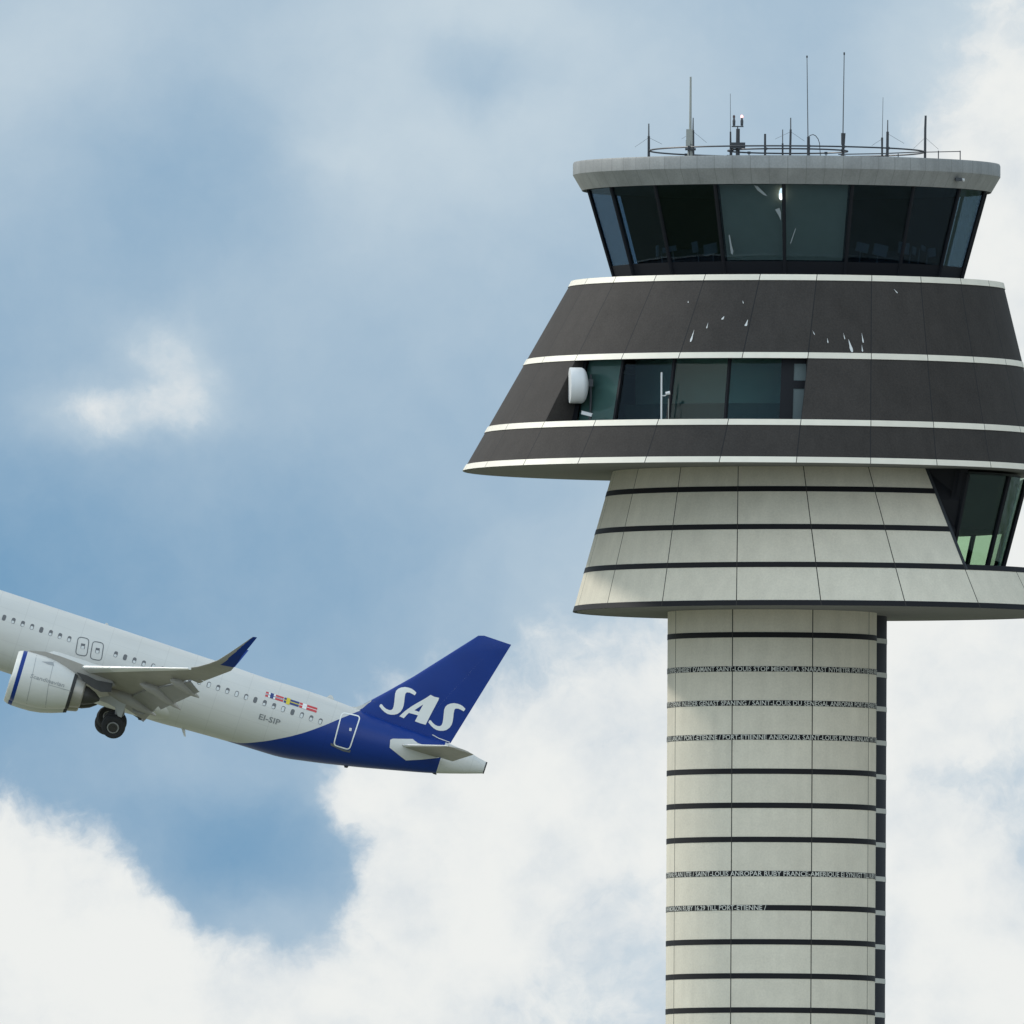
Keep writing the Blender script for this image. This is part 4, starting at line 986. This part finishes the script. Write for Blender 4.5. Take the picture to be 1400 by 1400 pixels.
def gear(sgn, wc, p, tilt):
    c = PV(*wc, p) if sgn > 0 else PV(*wc, -p)
    top = Vector((c.x-.15, -sgn*(p+.1), LE(4).y-.1)); axis = Vector((0, -sgn*math.cos(tilt), -math.sin(tilt)))
    mb = MB(); mb.tube([top, c], [.14, .11], n=12); mb.tube([c - axis*.4, c + axis*.4], .08, n=10)
    mb.tube([top + Vector((-1.1, 0, -.05)), top.lerp(c, .55)], .06, n=8); mb.tube([top.lerp(c, .35) + Vector((.25, 0, 0)), top.lerp(c, .65) + Vector((.38, 0, 0)), c + Vector((.16, 0, .1))], .05, n=6)
    leg = mb.build('gear_leg', m_gear, plane)
    for d in (-.36, .36): wheel(leg, c + axis*d, axis if d > 0 else -axis)
    return leg
gl = gear(1, (156, 990), 3.75, R_(22))
gear(-1, (147, 985), 3.4, R_(22))
blade('gear_door', [(127,955),(150,951),(170,944),(188,932),(197,938),(186,953),(172,964),(166,981),(161,979),(157,967),(146,961)], 4.35, .06, m_door, gl)
blade('gear_door', [(176,955),(186,952),(200,962),(213,971),(196,977),(182,973)], 4.0, .06, m_flap, gl)

# tail fin and rudder
fin_px = [(486,968.5),(555,931.4),(647.6,873),(652,869.6),(658,868.3),(699,881.5),(616,1016)]
def fin_le(py): return float(np.interp(py, [868.3, 873, 931.4, 968.5, 1020], [655, 647.6, 555, 486, 440]))
def fin_te(py): return float(np.interp(py, [868.3, 881.5, 1016, 1030], [660, 699, 616, 607]))
rowsf = [869, 872, 876, 881.5, 890, 905, 925, 945, 962, 975, 990, 1004, 1016]
def finloop(py, f0, f1, n=10, fl_=1.0):
    a, b = P(fin_le(py), py, 0), P(fin_te(py), py, 0)
    # keep sections in the picture row; thickness sideways
    ch = math.hypot(b[0]-a[0], b[1]-a[1]); th = float(np.interp(py, [868, 1016], [.075, .095])); up2, lo2 = [], []
    ch_t = min(ch, 5.2)
    for i in range(n+1):
        f = f0 + (f1-f0)*(1-math.cos(math.pi*i/n))/2
        y = 5*th*(.2969*math.sqrt(f) - .126*f - .3516*f*f + .2843*f**3 - .1015*f**4)*ch_t + .004
        q = (a[0]+(b[0]-a[0])*f, a[1]+(b[1]-a[1])*f)
        up2.append(Vector((q[0], -y, q[1]))); lo2.append(Vector((q[0], y, q[1])))
    return up2 + lo2[::-1]
hinge = lambda py: float(np.interp(py, [868, 881.5, 1016], [.64, .66, .715]))
mb = MB(); mb.loft([finloop(py, 0.0, hinge(py)) for py in rowsf]); fin = mb.build('tail_fin', m_ablue, plane)
fv, ff = list(mb.v), list(mb.f)
mb = MB(); mb.loft([finloop(py, hinge(py)+.0002, 1.0) for py in rowsf]); rud = mb.build('rudder', m_ablue, plane)
o2 = len(fv); fv += mb.v; ff += [tuple(i+o2 for i in f) for f in mb.f]
fb = BVHTree.FromPolygons([tuple(q) for q in fv], ff)
zs = lambda pl: [(500 + x/8.75, 920 + y/8.75) for x, y in pl]
S1 = [(605,235),(600,250),(585,268),(560,252),(525,236),(492,233),(474,250),(466,290),(461,340),(453,390),(440,430),(415,465),(380,490),(340,500),(300,500),(260,490),(225,468),(195,440),(163,400),(170,382),(182,372),(196,378),(215,405),(245,430),(275,443),(303,445),(323,430),(334,400),(342,350),(347,300),(352,250),(365,215),(390,190),(425,175),(470,169),(515,177),(550,190),(580,210)]
Ao = [(775,262),(820,285),(878,298),(866,332),(800,455),(716,620),(655,603),(588,578),(625,508),(570,492),(515,478),(484,510),(455,542),(402,518),(470,455),(560,392),(640,345),(700,312),(738,288)]
Ah = [(688,377),(582,446),(638,466)]
logo = [zs(S1), [zs(Ao), zs(Ah)], zs([(x+586, y+192) for x, y in S1])]
for i, pl in enumerate(logo): decal('logo_letter', [pl], m_alog, fin, fb, off=.02)
decal('rudder_line', [[(590.5,1004.6),(591.5,1004),(600,1008.8),(615,1014.4),(614.6,1015.2),(599.6,1009.8)]], m_alog, rud, fb, off=.03)
mb = MB(); mb.loft([[Vector((P(x, y, 0)[0], s_*w_, P(x, y, 0)[1]-dz)) for s_, dz in ((-1, .0), (0, -.0), (1, .0), (1, .5), (-1, .5))] for x, y, w_ in ((478,966,.02),(488,966.5,.10),(498,962.5,.12),(508,957,.10))], smooth=False); mb.build('dorsal_fillet', m_aw, fin)

# tailplanes
def tailplane(sgn):
    a0, b0 = Vector(P(548, 1018.5, .9)), Vector(P(618, 1041, .9)); a1, b1 = Vector(P(613, 1019.5, 6.2)), Vector(P(648, 1031.5, 6.2))
    mb = MB(); rs = []
    for t_ in (-.05, .0, .25, .5, .75, .93, 1.0):
        p = .9 + 5.3*t_; a, b = a0.lerp(a1, t_), b0.lerp(b1, t_)
        if t_ == 1.0: a = a + (b-a)*.25
        rs.append(airf(a, b, .095, p, sgn, 0, .72))
    mb.loft(rs); tp = mb.build('tailplane', m_wing, plane)
    mb = MB(); mb.loft([airf(a0.lerp(a1, t_), b0.lerp(b1, t_), .09, .9+5.3*t_, sgn, .728, 1.0) for t_ in (.02, .5, .985)]); mb.build('elevator', m_wing, tp)
    mb = MB(); mb.loft([airf(a0.lerp(a1, t_), b0.lerp(b1, t_), .10, .9+5.3*t_, sgn, 0, .05, dx=-.02) for t_ in (.05, .5, .97)]); mb.build('leading_edge', m_slat, tp)
tailplane(1); tailplane(-1)
decal('pivot_plate', [(533.5,1011.5),(537,1010),(564,1010.5),(571,1016),(590,1022),(604,1028),(600,1036),(575,1038.5),(555,1039.5),(545,1032),(532.5,1022)], m_aw, fuselage, bv, off=.02)
